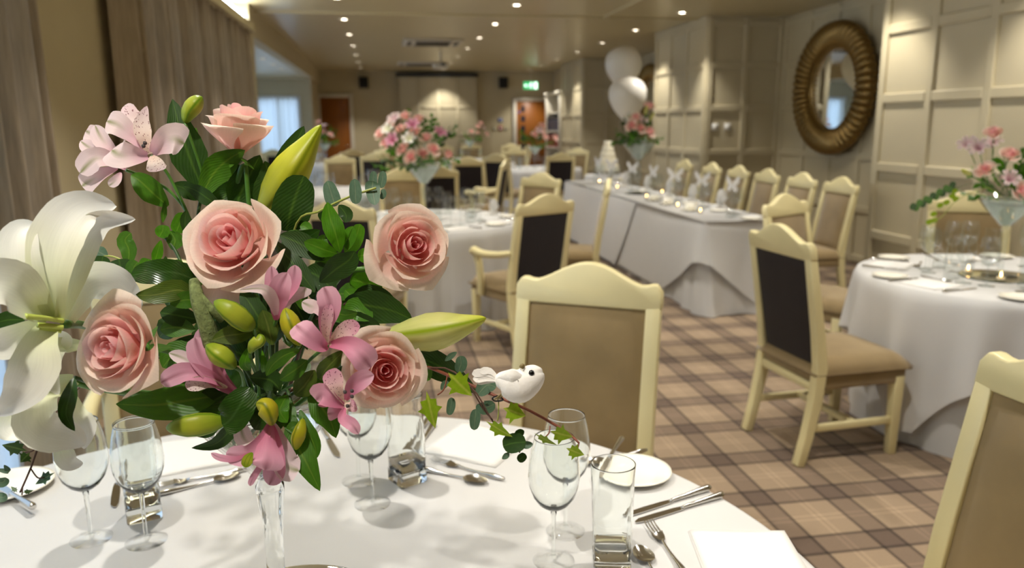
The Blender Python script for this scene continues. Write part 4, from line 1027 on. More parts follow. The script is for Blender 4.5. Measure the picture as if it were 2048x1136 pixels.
# ---- roses
def camvec(r, u, t): return (rt*r+up*u-fw*t).normalized()
def rose_petals(R, H, axis, spin, centre, N, openn, off, seed=0, nu=10, nv=11):
    rnd = random.Random(seed); out = []
    az = axis.normalized(); ax = az.orthogonal().normalized(); ay = az.cross(ax); base = centre-az*H*.62
    for i in range(N):
        f = i/(N-1); th0 = spin+i*2.39996+rnd.uniform(-.12, .12)
        rr = (.07+.93*f**1.15)*R; h = H*(.92+.08*sin(f*pi)-.50*max(0, f-.42)**1.2*openn)
        r0 = R*(.03+.10*f); ha = 1.5*(1-f)+.80*f; ce = max(0, f-.35)/.65*.42*openn; jit = rnd.uniform(.93, 1.06); pt = rnd.uniform(.0, .10)*(f > .45)
        V, F, UV = [], [], []; wv = rnd.uniform(0, 6)
        for j in range(nv+1):
            v = j/nv
            for k in range(nu+1):
                u = k/nu*2-1
                ve = v*(1-(.20-.04*f)*abs(u)**2.6+pt*math.exp(-(u/.22)**2))*jit
                q = min(ve, 1.12)
                rad = r0+(rr-r0)*(1-(1-min(1, q/.8))**(2.3-.9*f)) if q < .8 else rr
                if f < .3: rad -= rr*.22*max(0, q-.55)
                z = h*(q**(1.0-.12*f))
                s = max(0, (q-.70)/.30)
                rad += ce*R*.42*s*s; z -= ce*H*.36*s**2.3
                rad += R*.035*u*(1 if i % 2 else -1)+R*.05*f*abs(u)**3*(1 if f > .35 else -.4)+R*.018*f*sin(wv+5*u+3*q)
                a = th0+u*ha*min(1, .42+.85*q)
                V.append(base+ax*(rad*cos(a))+ay*(rad*sin(a))+az*z-off); UV.append((u*.5+.5, v))
        for j in range(nv):
            for k in range(nu): p = j*(nu+1)+k; F.append((p, p+1, p+nu+2, p+nu+1))
        out.append((mesh('petal', V, F, True, UV), 'rose_core' if f < .30 else 'rose_mid' if f < .62 else 'rose_outer'))
    return out, base, az
def rose(px, py, D, wpx, axis, spin, label, N=34, openn=1, hk=.95, seed=0, stem=None):
    c = atD(px, py, D); R = wpx*D/FPX/2*.92; H = R*hk*1.12; az = camvec(*axis)
    t = thing('rose', label, 'rose', VB, 0, None)
    ps, base, az = rose_petals(R, H, az, spin, c, N, openn, VB, seed)
    for me, m in ps: link('petal', me, m, t); add_obst(me, VB)
    side = az.orthogonal().normalized()
    for k in range(5):
        d = Matrix.Rotation(2*pi*k/5, 3, az) @ side
        link('sepal', ribbon([base-az*.004, base+d*.014-az*.010, base+d*.030-az*.020], .006, 'lance', nrm=az, off=VB, nv=8, nu=4), 'leaf_mid', t)
    link('hip', tube([base-az*.016, base-az*.008, base-az*.001], [.004, .008, .0085, .005], 10, 8, off=VB), 'stem_green', t)
    mid = [atD(*p) for p in stem] if stem else [(base-az*.08)*.6+VB*.4]
    link('stem', tube([base-az*.012, base-az*.045]+mid+[VB+Vector((0, 0, -.04))], [.0042, .0040, .0036, .0036], 8, 20, off=VB), 'stem_green', t)
    return t
rose(478, 246, 1.13, 150, (.12, .97, .20), .3, 'pale pink rose in side view on top of the bouquet', 18, .95, 1.25, 1, [(488, 330, 1.13), (497, 400, 1.14)])
rose(462, 482, .98, 212, (-.08, .30, .95), 1.1, 'large open pink rose in the middle of the bouquet', 22, 1.1, .95, 2)
rose(826, 492, 1.04, 178, (.42, .10, .90), 2.0, 'open pink rose turned toward the armchair', 21, 1.0, 1.0, 3, [(740, 535, 1.05), (660, 580, 1.08)])
rose(233, 696, .90, 208, (-.30, .12, .95), 4.2, 'open pink rose tucked under the white lily', 22, 1.05, .95, 4)
rose(768, 742, .97, 170, (.30, .05, .95), .4, 'pink rose low in the bouquet above the wine glasses', 21, .95, 1.05, 5)
# pale outer petals hanging under the middle rose
p = Plant('loose_petal', 'pale loose rose petal hanging under the large middle rose', 'petal', base=atD(450, 560, 1.0))
p.blade([(460, 545, 1.0), (447, 575, .99), (440, 612, .99)], 48, 'rose_outer', 'flag', nm='petal', cup=.25)
# ---- lilies
L1 = Plant('lily', 'open white lily with recurved petals facing the curtain', 'lily')
LP = [([(112, 640, .86), (100, 560, .84), (118, 470, .85), (165, 415, .88), (232, 412, .92)], 50, 'lily_white', dict(cup=.3, wave=.05, tilt=-.2)),
      ([(118, 640, .86), (140, 560, .86), (162, 480, .88), (205, 440, .90), (270, 438, .93)], 34, 'lily_white', dict(cup=.4, tilt=.35, wave=.06)),
      ([(100, 640, .86), (70, 590, .84), (42, 530, .83), (42, 470, .84), (72, 448, .87)], 44, 'lily_white', dict(cup=.45, tilt=-.3)),
      ([(95, 636, .86), (60, 605, .83), (10, 570, .80), (-60, 580, .78), (-110, 630, .80)], 50, 'lily_white', dict(cup=.5, tilt=.25)),
      ([(130, 648, .88), (165, 590, .91), (205, 570, .945), (250, 590, .97), (282, 618, .985)], 46, 'lily_white', dict(cup=-.35, tilt=.4)),
      ([(100, 650, .86), (80, 690, .84), (70, 740, .83), (40, 790, .83), (-6, 830, .85)], 46, 'lily_white', dict(cup=.35, tilt=.15)),
      ([(80, 645, .87), (40, 670, .86), (0, 690, .86), (-50, 690, .87)], 34, 'lily_white', dict(cup=.3, tilt=-.2))]
for pts, hw, m, k in LP: L1.blade(pts, hw, m, 'lily', nv=24, nu=10, **k)
L1.settle()
L1.stem([(125, 642, .86), (90, 636, .84), (50, 633, .82)], [.0030, .0026, .0028, .0036], 'pistil', 'pistil')
L1.stem([(125, 655, .86), (75, 650, .84)], [.0034, .0030], 'pistil', 'filament'); L1.stem([(122, 662, .86), (80, 655, .845)], .0026, 'pistil', 'filament')
L1.stem([(130, 648, .87), (185, 655, .93), (300, 700, 1.02)], .005, 'stem_green', to_vase=True)
L2 = Plant('lily', 'second white lily drooping beneath the pink rose toward the plate', 'lily')
for pts, hw, m, k in [([(165, 690, .955), (110, 700, .915), (100, 745, .90), (118, 790, .90)], 26, 'lily_white', dict(cup=.5, tilt=.3)),
      ([(150, 760, .93), (85, 790, .89), (80, 850, .87), (140, 872, .88), (170, 890, .89)], 42, 'lily_white', dict(cup=.45, tilt=.2)),
      ([(130, 770, .93), (150, 830, .90), (168, 860, .90), (168, 898, .90)], 26, 'lily_white', dict(cup=.3, tilt=-.4)),
      ([(110, 860, .90), (125, 900, .89), (140, 925, .89), (166, 927, .90)], 20, 'lily_white', dict(cup=.3, tilt=.2)),
      ([(60, 790, .92), (30, 830, .90), (20, 860, .89), (60, 874, .89)], 34, 'lily_white', dict(cup=.35, tilt=-.3)),
      ([(112, 704, .93), (118, 690, .925), (122, 676, .925), (118, 662, .925)], 22, 'lily_white', dict(cup=.3))]:
    L2.blade(pts, hw, m, 'lily', nv=20, nu=10, **k)
L2.settle(); L2.stem([(150, 765, .94), (220, 780, .98), (320, 790, 1.03)], .0045, to_vase=True)
# lily buds
for pts, hw, lab in (([(520, 430, 1.12), (550, 388, 1.11), (582, 344, 1.10), (612, 298, 1.10), (642, 250, 1.10)], 38, 'big yellow green lily bud pointing up beside the top rose'),
                     ([(765, 672, 1.02), (818, 668, 1.01), (870, 662, 1.0), (922, 651, .99), (972, 636, .99)], 38, 'big pale lily bud pointing at the tan chair')):
    b = Plant('lily_bud', lab, 'flower bud'); b.bud(pts, hw, 'bud_big' if pts[0][0] < 600 else 'bud_lily', 'bud', .10, [(0, .2), (.1, .45), (.25, .8), (.42, 1), (.55, .95), (.68, .76), (.8, .52), (.9, .30), (.97, .14), (1, .03)]); b.settle(); q = pts[0]; b.stem([q, (q[0]-20, q[1]+60, q[2]+.01)], .005, to_vase=True)
for pts, hw, m, lab in (([(370, 246, 1.08), (378, 225, 1.08), (392, 206, 1.08), (404, 193, 1.08)], 17, 'bud_green', 'small green bud beside the top rose'),
                     ([(508, 655, .95), (490, 645, .94), (460, 622, .93), (428, 602, .93)], 22, 'bud_green', 'green bud under the large middle rose'),
                     ([(470, 735, .96), (452, 720, .95), (432, 705, .95), (412, 690, .95)], 22, 'bud_green', 'green bud beside the side view pink trumpet flower'),
                     ([(600, 690, .95), (588, 665, .94), (578, 640, .94), (570, 616, .94)], 20, 'bud_gold', 'striped green bud between two pink flowers'),
                     ([(452, 842, .97), (420, 846, .96), (375, 852, .95), (332, 856, .95)], 23, 'bud_green', 'green lily bud lying over the white napkin'),
                     ([(543, 848, .93), (540, 830, .92), (530, 812, .92), (512, 808, .92)], 20, 'bud_gold', 'golden green bud over the pink downward flower'),
                     ([(606, 838, .96), (600, 860, .95), (594, 880, .95), (592, 900, .95)], 14, 'bud_gold', 'golden bud beside the long pointed leaves'),
                     ([(500, 705, .94), (508, 690, .93), (520, 680, .93), (518, 668, .93)], 13, 'bud_green', 'tiny green bud in the heart of the bouquet')):
    b = Plant('flower_bud', lab, 'flower bud'); b.bud(pts, hw, m, 'bud', .08); b.settle(); q = pts[0]; b.stem([q, (q[0]*.7+520*.3, q[1]*.75+800*.25, q[2]+.03)], .0022, to_vase=True)
# ---- alstroemeria
def alst(lab, petals, stem, dark=None):
    a = Plant('alstroemeria', lab, 'flower')
    best = None
    for e in STEPS:                                                # the whole flower steps aside together
        ms = [ribbon(pxD([(x, y, d+e) for x, y, d in pts]), hw*(sum(q[2] for q in pts)/len(pts)+e)/FPX, pr, off=a.b, nv=8, nu=4, **k) for pts, hw, m, pr, k in petals]
        n = sum(hits(q, a.b) for q in ms)
        for q in ms: bpy.data.meshes.remove(q)
        if best is None or n < best[0]: best = (n, e)
        if n == 0: break
    a.shift = best[1]
    for pts, hw, m, pr, k in petals: a.blade(pts, hw, m, pr, nv=16, nu=10, **k)
    a.settle(); a.stem(stem, [.0022, .0022, .0022, .0024], to_vase=True)
    for q in dark or []: a.bud([(q[0]-3, q[1]-3, q[2]), (q[0], q[1], q[2]), (q[0]+3, q[1]+3, q[2])], 4, 'anther', 'anther', 0)
    return a
a = alst('pale pink alstroemeria with freckled upper petals, open to the room', [
    ([(300, 308, 1.04), (288, 275, 1.03), (284, 245, 1.03), (294, 212, 1.03)], 17, 'alst_pale_spot', 'lily', dict(cup=.2)),
    ([(298, 306, 1.04), (262, 272, 1.03), (236, 250, 1.02), (214, 242, 1.02)], 26, 'alst_pale', 'flag', dict(cup=.3, tilt=.2)),
    ([(290, 300, 1.045), (280, 270, 1.045), (268, 240, 1.045), (246, 214, 1.045)], 20, 'alst_pale_spot', 'petal', dict(cup=.2)),
    ([(305, 306, 1.04), (325, 288, 1.02), (348, 278, 1.01), (368, 288, 1.02)], 33, 'alst_pale', 'flag', dict(cup=.35, tilt=-.2)),
    ([(295, 312, 1.03), (268, 312, 1.01), (240, 310, 1.0), (224, 300, 1.0)], 32, 'alst_pale', 'flag', dict(cup=.35, tilt=.2)),
    ([(304, 312, 1.03), (310, 326, 1.02), (315, 343, 1.02)], 19, 'alst_pale_spot', 'flag', dict(cup=.2)),
    ([(296, 222, 1.045), (276, 232, 1.05), (262, 224, 1.05), (248, 212, 1.05)], 15, 'alst_pale', 'flag', dict(cup=.3))],
    [(302, 312, 1.05), (330, 340, 1.07), (355, 385, 1.08), (385, 450, 1.09)], [(290, 286, 1.02), (287, 292, 1.02)])
a.blade([(336, 412, 1.07), (310, 390, 1.06), (280, 362, 1.05), (262, 350, 1.05)], 24, 'leaf_mid', 'lance', 'leaf', cup=.2)
alst('pale pink alstroemeria in profile facing the wall pier', [
    ([(252, 338, 1.05), (222, 322, 1.04), (190, 318, 1.03), (160, 346, 1.03)], 24, 'alst_pale', 'flag', dict(cup=.4, tilt=.3)),
    ([(245, 330, 1.05), (222, 300, 1.04), (202, 275, 1.04), (190, 250, 1.04)], 18, 'alst_pale', 'petal', dict(cup=.4, tilt=-.3)),
    ([(245, 332, 1.05), (210, 310, 1.05), (180, 296, 1.05), (161, 282, 1.05)], 16, 'alst_pale', 'petal', dict(cup=.3)),
    ([(225, 320, 1.055), (200, 285, 1.06), (182, 268, 1.06), (172, 262, 1.06)], 18, 'alst_pale', 'flag', dict(cup=.3)),
    ([(235, 336, 1.045), (205, 348, 1.04), (180, 362, 1.04), (164, 372, 1.04)], 22, 'alst_pale', 'flag', dict(cup=.3, tilt=.3)),
    ([(242, 345, 1.045), (232, 360, 1.04), (218, 372, 1.04)], 10, 'alst_pale', 'petal', dict(cup=.3))],
    [(252, 340, 1.06), (300, 360, 1.08), (345, 388, 1.09), (385, 455, 1.10)])
alst('mauve alstroemeria in side view with one long curved petal', [
    ([(552, 640, .96), (556, 605, .95), (560, 575, .94), (575, 545, .94)], 22, 'alst_pink', 'petal', dict(cup=.4)),
    ([(550, 640, .96), (548, 600, .96), (545, 565, .96), (543, 532, .96)], 16, 'alst_pink', 'petal', dict(cup=.3)),
    ([(552, 630, .95), (545, 600, .94), (525, 578, .93), (480, 580, .93)], 13, 'alst_pale', [(0, .3), (.3, .9), (.5, 1), (.8, .6), (1, .1)], dict(cup=.3)),
    ([(556, 620, .965), (580, 580, .97), (588, 552, .97), (590, 530, .97)], 16, 'alst_pink', 'petal', dict(cup=.3)),
    ([(560, 620, .97), (590, 595, .98), (608, 582, .98), (612, 575, .98)], 14, 'alst_pale', 'flag', {})],
    [(552, 640, .97), (545, 665, .98), (540, 700, 1.0)])
alst('pink alstroemeria with freckled throat beside the lower rose', [
    ([(655, 688, .95), (652, 650, .94), (660, 610, .93), (648, 574, .93)], 24, 'alst_pink', 'flag', dict(cup=.3)),
    ([(655, 690, .945), (652, 660, .935), (655, 630, .93), (660, 606, .93)], 12, 'alst_pink_spot', 'petal', dict(cup=.3)),
    ([(658, 690, .94), (680, 668, .93), (700, 656, .93), (720, 652, .93)], 18, 'alst_pink_spot', 'petal', dict(cup=.2)),
    ([(655, 692, .94), (640, 690, .92), (612, 668, .91), (592, 650, .92)], 25, 'alst_pink', 'flag', dict(cup=.3, tilt=.2)),
    ([(660, 690, .94), (695, 690, .92), (722, 710, .91), (742, 735, .92)], 28, 'alst_pink', 'flag', dict(cup=.35, tilt=-.2)),
    ([(650, 640, .955), (635, 618, .96), (620, 612, .96), (604, 604, .96)], 15, 'alst_pale', 'petal', {})],
    [(655, 692, .96), (625, 715, .98), (590, 750, 1.0)])
alst('mauve trumpet alstroemeria in side view beside the lower green buds', [
    ([(480, 790, .97), (440, 765, .95), (405, 720, .94), (390, 675, .94)], 24, 'alst_pink', 'flag', dict(cup=.5)),
    ([(478, 788, .97), (440, 755, .96), (410, 705, .96), (398, 658, .96)], 20, 'alst_pink', 'petal', dict(cup=.4)),
    ([(465, 780, .96), (420, 755, .94), (370, 745, .93), (322, 765, .93)], 21, 'alst_pink', 'flag', dict(cup=.4, tilt=.2)),
    ([(450, 775, .955), (410, 745, .95), (370, 718, .95), (338, 706, .95)], 15, 'alst_pale', 'petal', dict(cup=.3)),
    ([(455, 775, .95), (415, 765, .94), (390, 768, .93), (370, 770, .93)], 15, 'alst_pale_spot', 'petal', dict(cup=.3))],
    [(480, 790, .98), (500, 800, 1.0)])
alst('pale pink alstroemeria with dark dashes hanging before the lower rose', [
    ([(690, 808, .92), (675, 780, .91), (668, 760, .91), (655, 742, .91)], 20, 'alst_pink_spot', 'flag', dict(cup=.2)),
    ([(688, 812, .92), (662, 800, .91), (645, 790, .91), (632, 800, .91)], 26, 'alst_pink', 'flag', dict(cup=.3)),
    ([(692, 800, .915), (705, 775, .905), (725, 758, .90), (748, 750, .90)], 19, 'alst_pink', 'petal', dict(cup=.4)),
    ([(690, 815, .92), (685, 835, .91), (705, 850, .90), (717, 868, .90)], 13, 'alst_pink', 'petal', dict(cup=.3)),
    ([(690, 806, .915), (700, 812, .91), (712, 808, .91)], 14, 'alst_pink_spot', 'flag', {}),
    ([(682, 812, .925), (670, 825, .92), (655, 828, .92)], 14, 'alst_pink', 'flag', dict(cup=.3))],
    [(690, 810, .94), (640, 780, .98), (590, 770, 1.02)], [(690, 784, .90), (704, 782, .90), (704, 793, .90), (695, 812, .905)])
alst('bright pink alstroemeria hanging upside down over the vase stem', [
    ([(540, 845, .93), (525, 880, .91), (495, 910, .90), (452, 908, .90)], 21, 'alst_pink', 'flag', dict(cup=.4)),
    ([(542, 848, .93), (535, 885, .905), (535, 920, .89), (530, 940, .89)], 34, 'alst_pink', 'flag', dict(cup=-.3)),
    ([(546, 848, .935), (560, 890, .93), (572, 930, .93), (598, 942, .93)], 30, 'alst_pale', 'flag', dict(cup=.3, tilt=-.2)),
    ([(545, 850, .935), (550, 900, .92), (548, 945, .92), (538, 970, .92)], 22, 'alst_pink', 'petal', dict(cup=.3)),
    ([(540, 860, .935), (515, 890, .935), (490, 880, .935), (480, 850, .935)], 18, 'alst_pale', 'flag', {}),
    ([(535, 900, .90), (525, 925, .895), (505, 958, .895), (500, 972, .895)], 7, 'alst_pink', 'petal', {}),
    ([(500, 905, .90), (470, 918, .895), (440, 915, .895), (422, 906, .895)], 7, 'alst_pink', 'petal', {}),
    ([(505, 905, .888), (496, 918, .886), (490, 935, .886)], 11, 'bud_green', 'petal', {})],
    [(542, 845, .94), (545, 820, .96), (545, 790, 1.0)])
# ---- foliage traced leaf by leaf: (points, half width, material, profile)
def spray(lab, leaves, stem=None, nm='foliage_sprig', r=.0024, sm='stem_dark', cat='foliage', leafnm='leaf', tv=True):
    s = Plant(nm, lab, cat)
    for L in leaves:
        pts, hw, m, pr = L[:4]; k = L[4] if len(L) > 4 else {}
        s.blade(pts, hw, m, pr, leafnm, nu=6, nv=12, **dict(dict(cup=.12, tilt=random.uniform(-.35, .35)), **k))
    if stem: s.stem(stem, r, sm, to_vase=tv)
    return s
spray('tall dark blade leaf standing beside the top rose', [([(408, 385, 1.10), (385, 330, 1.09), (362, 265, 1.08), (345, 198, 1.08)], 36, 'leaf_dark', 'lance', dict(tilt=.1)),
      ([(400, 400, 1.10), (425, 350, 1.12), (455, 320, 1.13), (490, 300, 1.13)], 30, 'leaf_mid', 'lance'), ([(365, 340, 1.12), (385, 290, 1.12), (392, 255, 1.12)], 12, 'leaf_mid', 'lance'),
      ([(395, 400, 1.09), (375, 380, 1.08), (345, 368, 1.08)], 18, 'leaf_dark', 'lance'), ([(450, 420, 1.08), (420, 400, 1.07), (390, 380, 1.07), (365, 372, 1.07)], 16, 'leaf_dark', 'lance')], [(402, 395, 1.1), (400, 470, 1.1)])
spray('dark leaves behind the top rose stem', [([(470, 430, 1.14), (480, 390, 1.15), (500, 350, 1.15), (520, 310, 1.15)], 34, 'leaf_dark', 'leaf'), ([(520, 440, 1.12), (530, 400, 1.13), (538, 360, 1.14), (530, 322, 1.14)], 30, 'leaf_dark', 'leaf'),
      ([(540, 400, 1.16), (560, 350, 1.16), (590, 290, 1.16), (608, 252, 1.16)], 24, 'leaf_dark', 'lance'), ([(440, 430, 1.16), (450, 390, 1.17), (475, 370, 1.17)], 28, 'leaf_dark', 'leaf')], [(500, 440, 1.12), (510, 520, 1.12)])
spray('big round rose leaf below the upright lily bud', [([(572, 462, 1.06), (580, 430, 1.05), (592, 390, 1.05), (608, 352, 1.05)], 40, 'leaf_dark', 'round', dict(tilt=.15)), ([(640, 440, 1.06), (655, 430, 1.06), (668, 440, 1.06)], 16, 'leaf_dark', 'round'),
      ([(560, 470, 1.04), (600, 480, 1.04), (640, 460, 1.04)], 20, 'leaf_gloss', 'leaf')], [(575, 465, 1.06), (560, 520, 1.07)])
s = spray('eucalyptus sprig reaching toward the round table', [([(672, 412, 1.04), (665, 395, 1.04), (655, 362, 1.04)], 16, 'leaf_euc', 'round'), ([(678, 410, 1.03), (692, 430, 1.03), (690, 445, 1.03)], 15, 'leaf_dark', 'leaf'),
      ([(712, 408, 1.03), (711, 385, 1.03), (709, 358, 1.03)], 12.5, 'leaf_euc', 'round', dict(tilt=0)), ([(746, 362, 1.04), (745, 376, 1.04), (750, 410, 1.03)], 15, 'leaf_euc', 'round', dict(tilt=0)),
      ([(748, 380, 1.05), (746, 360, 1.05), (748, 342, 1.05)], 8, 'leaf_euc', 'round', dict(tilt=0)), ([(762, 376, 1.05), (765, 358, 1.05), (766, 342, 1.05)], 8.5, 'leaf_euc', 'round', dict(tilt=0)), ([(762, 398, 1.05), (767, 388, 1.05), (765, 378, 1.05)], 6, 'leaf_euc', 'round')],
      [(752, 376, 1.035), (700, 393, 1.035), (640, 422, 1.04), (590, 455, 1.06)], 'eucalyptus_sprig', .0016, 'stem_yellow')
spray('bright green rosette of glossy leaves over the dark backed chair', [([(680, 505, 1.03), (672, 470, 1.02), (660, 435, 1.02), (655, 404, 1.02)], 21, 'leaf_bright', 'leaf', dict(tilt=.1)), ([(675, 508, 1.03), (650, 500, 1.02), (625, 490, 1.02), (608, 484, 1.02)], 17, 'leaf_bright', 'leaf'),
      ([(690, 505, 1.04), (705, 490, 1.04), (715, 465, 1.04), (720, 448, 1.04)], 16, 'leaf_bright', 'round'), ([(695, 500, 1.035), (700, 470, 1.035), (705, 452, 1.035)], 14, 'leaf_bright', 'leaf'), ([(640, 525, 1.03), (665, 518, 1.03), (690, 515, 1.03)], 8, 'leaf_bright', 'leaf'),
      ([(600, 452, 1.05), (612, 455, 1.05), (622, 465, 1.05)], 12, 'leaf_bright', 'leaf'), ([(715, 512, 1.05), (735, 512, 1.05), (748, 525, 1.05)], 16, 'leaf_bright', 'round'), ([(660, 505, 1.04), (645, 480, 1.04), (650, 470, 1.04)], 9, 'leaf_mid', 'leaf')], [(680, 508, 1.04), (650, 570, 1.06)])
spray('green leaves around the stem of the right rose', [([(700, 560, 1.06), (730, 565, 1.06), (765, 575, 1.06)], 26, 'leaf_bright', 'leaf'), ([(690, 580, 1.05), (715, 600, 1.05), (750, 605, 1.05)], 22, 'leaf_bright', 'leaf'), ([(700, 570, 1.07), (735, 550, 1.07), (770, 548, 1.07)], 22, 'leaf_mid', 'leaf'),
      ([(640, 565, 1.02), (670, 540, 1.01), (698, 520, 1.01), (710, 502, 1.01)], 26, 'leaf_dark', 'leaf', dict(tilt=.2)), ([(690, 630, 1.03), (715, 620, 1.03), (745, 640, 1.03)], 26, 'leaf_bright', 'leaf'), ([(665, 640, 1.04), (690, 620, 1.04), (700, 600, 1.04)], 24, 'leaf_mid', 'leaf')], [(640, 570, 1.03), (620, 640, 1.04)])
spray('long dark leaves crossing behind the mauve flowers', [([(545, 480, 1.02), (580, 520, 1.01), (612, 560, 1.01), (630, 585, 1.01)], 20, 'leaf_dark', 'lance'), ([(560, 470, 1.03), (605, 490, 1.03), (650, 520, 1.03)], 24, 'leaf_dark', 'leaf'), ([(600, 470, 1.04), (630, 485, 1.04), (655, 505, 1.04)], 16, 'leaf_dark', 'leaf'),
      ([(610, 540, 1.03), (640, 555, 1.03), (670, 585, 1.03)], 30, 'leaf_dark', 'leaf'), ([(565, 520, 1.03), (580, 560, 1.03), (600, 590, 1.03)], 24, 'leaf_dark', 'leaf'), ([(605, 620, 1.02), (602, 590, 1.02), (612, 562, 1.02)], 14, 'leaf_mid', 'leaf')], [(560, 500, 1.04), (550, 620, 1.05)])
spray('large dark leaf above the pale right lily bud', [([(690, 600, 1.03), (730, 610, 1.02), (780, 620, 1.02), (825, 640, 1.02)], 34, 'leaf_dark', 'leaf', dict(tilt=.25)), ([(680, 640, 1.03), (720, 650, 1.03), (760, 650, 1.03)], 28, 'leaf_dark', 'leaf'),
      ([(700, 610, 1.04), (740, 590, 1.04), (790, 600, 1.04)], 22, 'leaf_dark', 'leaf'), ([(655, 620, 1.02), (690, 630, 1.01), (715, 625, 1.01)], 14, 'leaf_mid', 'lance')], [(695, 605, 1.04), (620, 650, 1.05)], sm='stem_brown')
spray('dark pointed leaf behind the lower rose and the red twig', [([(800, 715, 1.02), (850, 720, 1.01), (900, 745, 1.0), (958, 788, 1.0)], 30, 'leaf_dark', 'lance', dict(tilt=.3)), ([(820, 730, 1.02), (845, 745, 1.02), (860, 760, 1.02)], 22, 'leaf_mid', 'leaf')], [(800, 715, 1.03), (680, 730, 1.05)])
spray('dark pointed leaves hanging below the bouquet', [([(585, 830, .97), (590, 880, .96), (615, 930, .95), (640, 982, .95)], 28, 'leaf_mid', 'lance', dict(tilt=.1)), ([(600, 820, .98), (615, 860, .97), (630, 895, .97), (632, 918, .97)], 16, 'leaf_mid', 'lance'),
      ([(620, 780, .99), (640, 810, .98), (660, 840, .98), (672, 876, .98)], 28, 'leaf_mid', 'lance'), ([(580, 800, .98), (575, 830, .97), (590, 870, .96)], 18, 'leaf_mid', 'leaf'), ([(475, 830, .98), (460, 860, .97), (430, 888, .97), (383, 896, .97)], 16, 'leaf_dark', 'lance'),
      ([(440, 850, .99), (415, 866, .99), (388, 870, .99)], 10, 'leaf_dark', 'lance'), ([(575, 790, .97), (560, 820, .96), (575, 845, .96)], 18, 'leaf_bright', 'leaf'), ([(600, 850, .955), (585, 855, .95), (572, 870, .95)], 12, 'leaf_mid', 'lance')], [(585, 820, .98), (570, 780, 1.0)])
spray('broad glossy leaves under the left rose', [([(440, 790, .98), (380, 800, .96), (310, 810, .95), (232, 808, .95)], 36, 'leaf_mid', 'leaf', dict(tilt=.2)), ([(470, 780, .97), (430, 800, .96), (400, 825, .96), (370, 830, .96)], 30, 'leaf_gloss', 'round'), ([(500, 775, .96), (480, 810, .95), (460, 840, .95), (445, 850, .95)], 34, 'leaf_gloss', 'round'),
      ([(420, 740, .98), (370, 755, .98), (330, 770, .98)], 26, 'leaf_mid', 'leaf'), ([(400, 700, 1.0), (350, 710, .99), (325, 735, .99)], 28, 'leaf_mid', 'leaf'), ([(440, 690, 1.0), (380, 690, 1.0), (330, 700, 1.0)], 20, 'leaf_dark', 'leaf'),
      ([(540, 800, .95), (525, 830, .94), (510, 860, .94)], 30, 'leaf_gloss', 'leaf'), ([(560, 790, .96), (555, 820, .95), (560, 860, .95)], 20, 'leaf_gloss', 'leaf')], [(450, 785, .99), (500, 790, 1.02)])
spray('dark glossy leaves between lily and middle rose', [([(390, 560, 1.0), (350, 545, .98), (305, 545, .97), (262, 550, .97)], 27, 'leaf_gloss', 'round', dict(tilt=.3)), ([(400, 600, 1.0), (360, 580, .98), (310, 590, .97), (272, 590, .97)], 22, 'leaf_olive', 'leaf', dict(wave=.1)), ([(390, 570, 1.01), (370, 545, 1.01), (340, 535, 1.01)], 20, 'leaf_dark', 'leaf'),
      ([(400, 600, .99), (370, 600, .98), (340, 608, .98)], 18, 'leaf_mid', 'leaf'), ([(400, 640, 1.01), (350, 630, 1.0), (320, 625, 1.0)], 22, 'leaf_dark', 'leaf'), ([(390, 660, 1.0), (350, 655, 1.0), (320, 660, 1.0)], 22, 'leaf_mid', 'leaf'), ([(340, 545, 1.0), (332, 530, 1.0), (331, 512, 1.0)], 8, 'leaf_dark', 'lance')], [(395, 570, 1.01), (430, 650, 1.03)])
spray('round leaved sprig between lily and curtain', [([(256, 528, 1.03), (258, 500, 1.03), (250, 480, 1.03), (262, 466, 1.03)], 17, 'leaf_mid', 'round'), ([(216, 512, 1.04), (200, 505, 1.04), (184, 494, 1.04)], 13, 'leaf_euc', 'leaf'), ([(235, 555, 1.02), (240, 535, 1.02), (238, 518, 1.02)], 25, 'leaf_dark', 'round'),
      ([(206, 545, 1.03), (204, 525, 1.03), (206, 512, 1.03)], 17, 'leaf_dark', 'round'), ([(270, 550, 1.02), (268, 535, 1.02), (276, 524, 1.02)], 16, 'leaf_mid', 'round'), ([(300, 540, 1.01), (295, 528, 1.01), (298, 518, 1.01)], 16, 'leaf_bright', 'round'), ([(186, 535, 1.04), (188, 525, 1.04), (192, 516, 1.04)], 8, 'leaf_dark', 'leaf'), ([(255, 575, 1.01), (258, 562, 1.01), (264, 554, 1.01)], 14, 'leaf_bright', 'leaf')],
      [(185, 516, 1.04), (225, 513, 1.04), (270, 535, 1.03), (340, 570, 1.03)], 'round_leaf_sprig', .0013, 'stem_yellow')
spray('bright young leaves beside the middle rose', [([(308, 530, 1.05), (315, 505, 1.05), (322, 480, 1.05)], 11, 'leaf_bright', 'lance'), ([(318, 474, 1.05), (325, 462, 1.05), (326, 450, 1.05)], 14, 'leaf_bright', 'round'), ([(345, 500, 1.06), (350, 480, 1.06), (340, 462, 1.06)], 17, 'leaf_mid', 'leaf'), ([(352, 465, 1.06), (358, 450, 1.06), (365, 425, 1.06)], 15, 'leaf_bright', 'round'),
      ([(372, 470, 1.06), (370, 440, 1.06), (374, 420, 1.06)], 10, 'leaf_dark', 'leaf'), ([(360, 545, 1.05), (355, 530, 1.05), (366, 524, 1.05)], 12, 'leaf_bright', 'leaf'), ([(325, 445, 1.06), (328, 425, 1.06), (330, 400, 1.06)], 6, 'leaf_mid', 'lance')], [(326, 470, 1.06), (350, 500, 1.06), (380, 560, 1.05)])
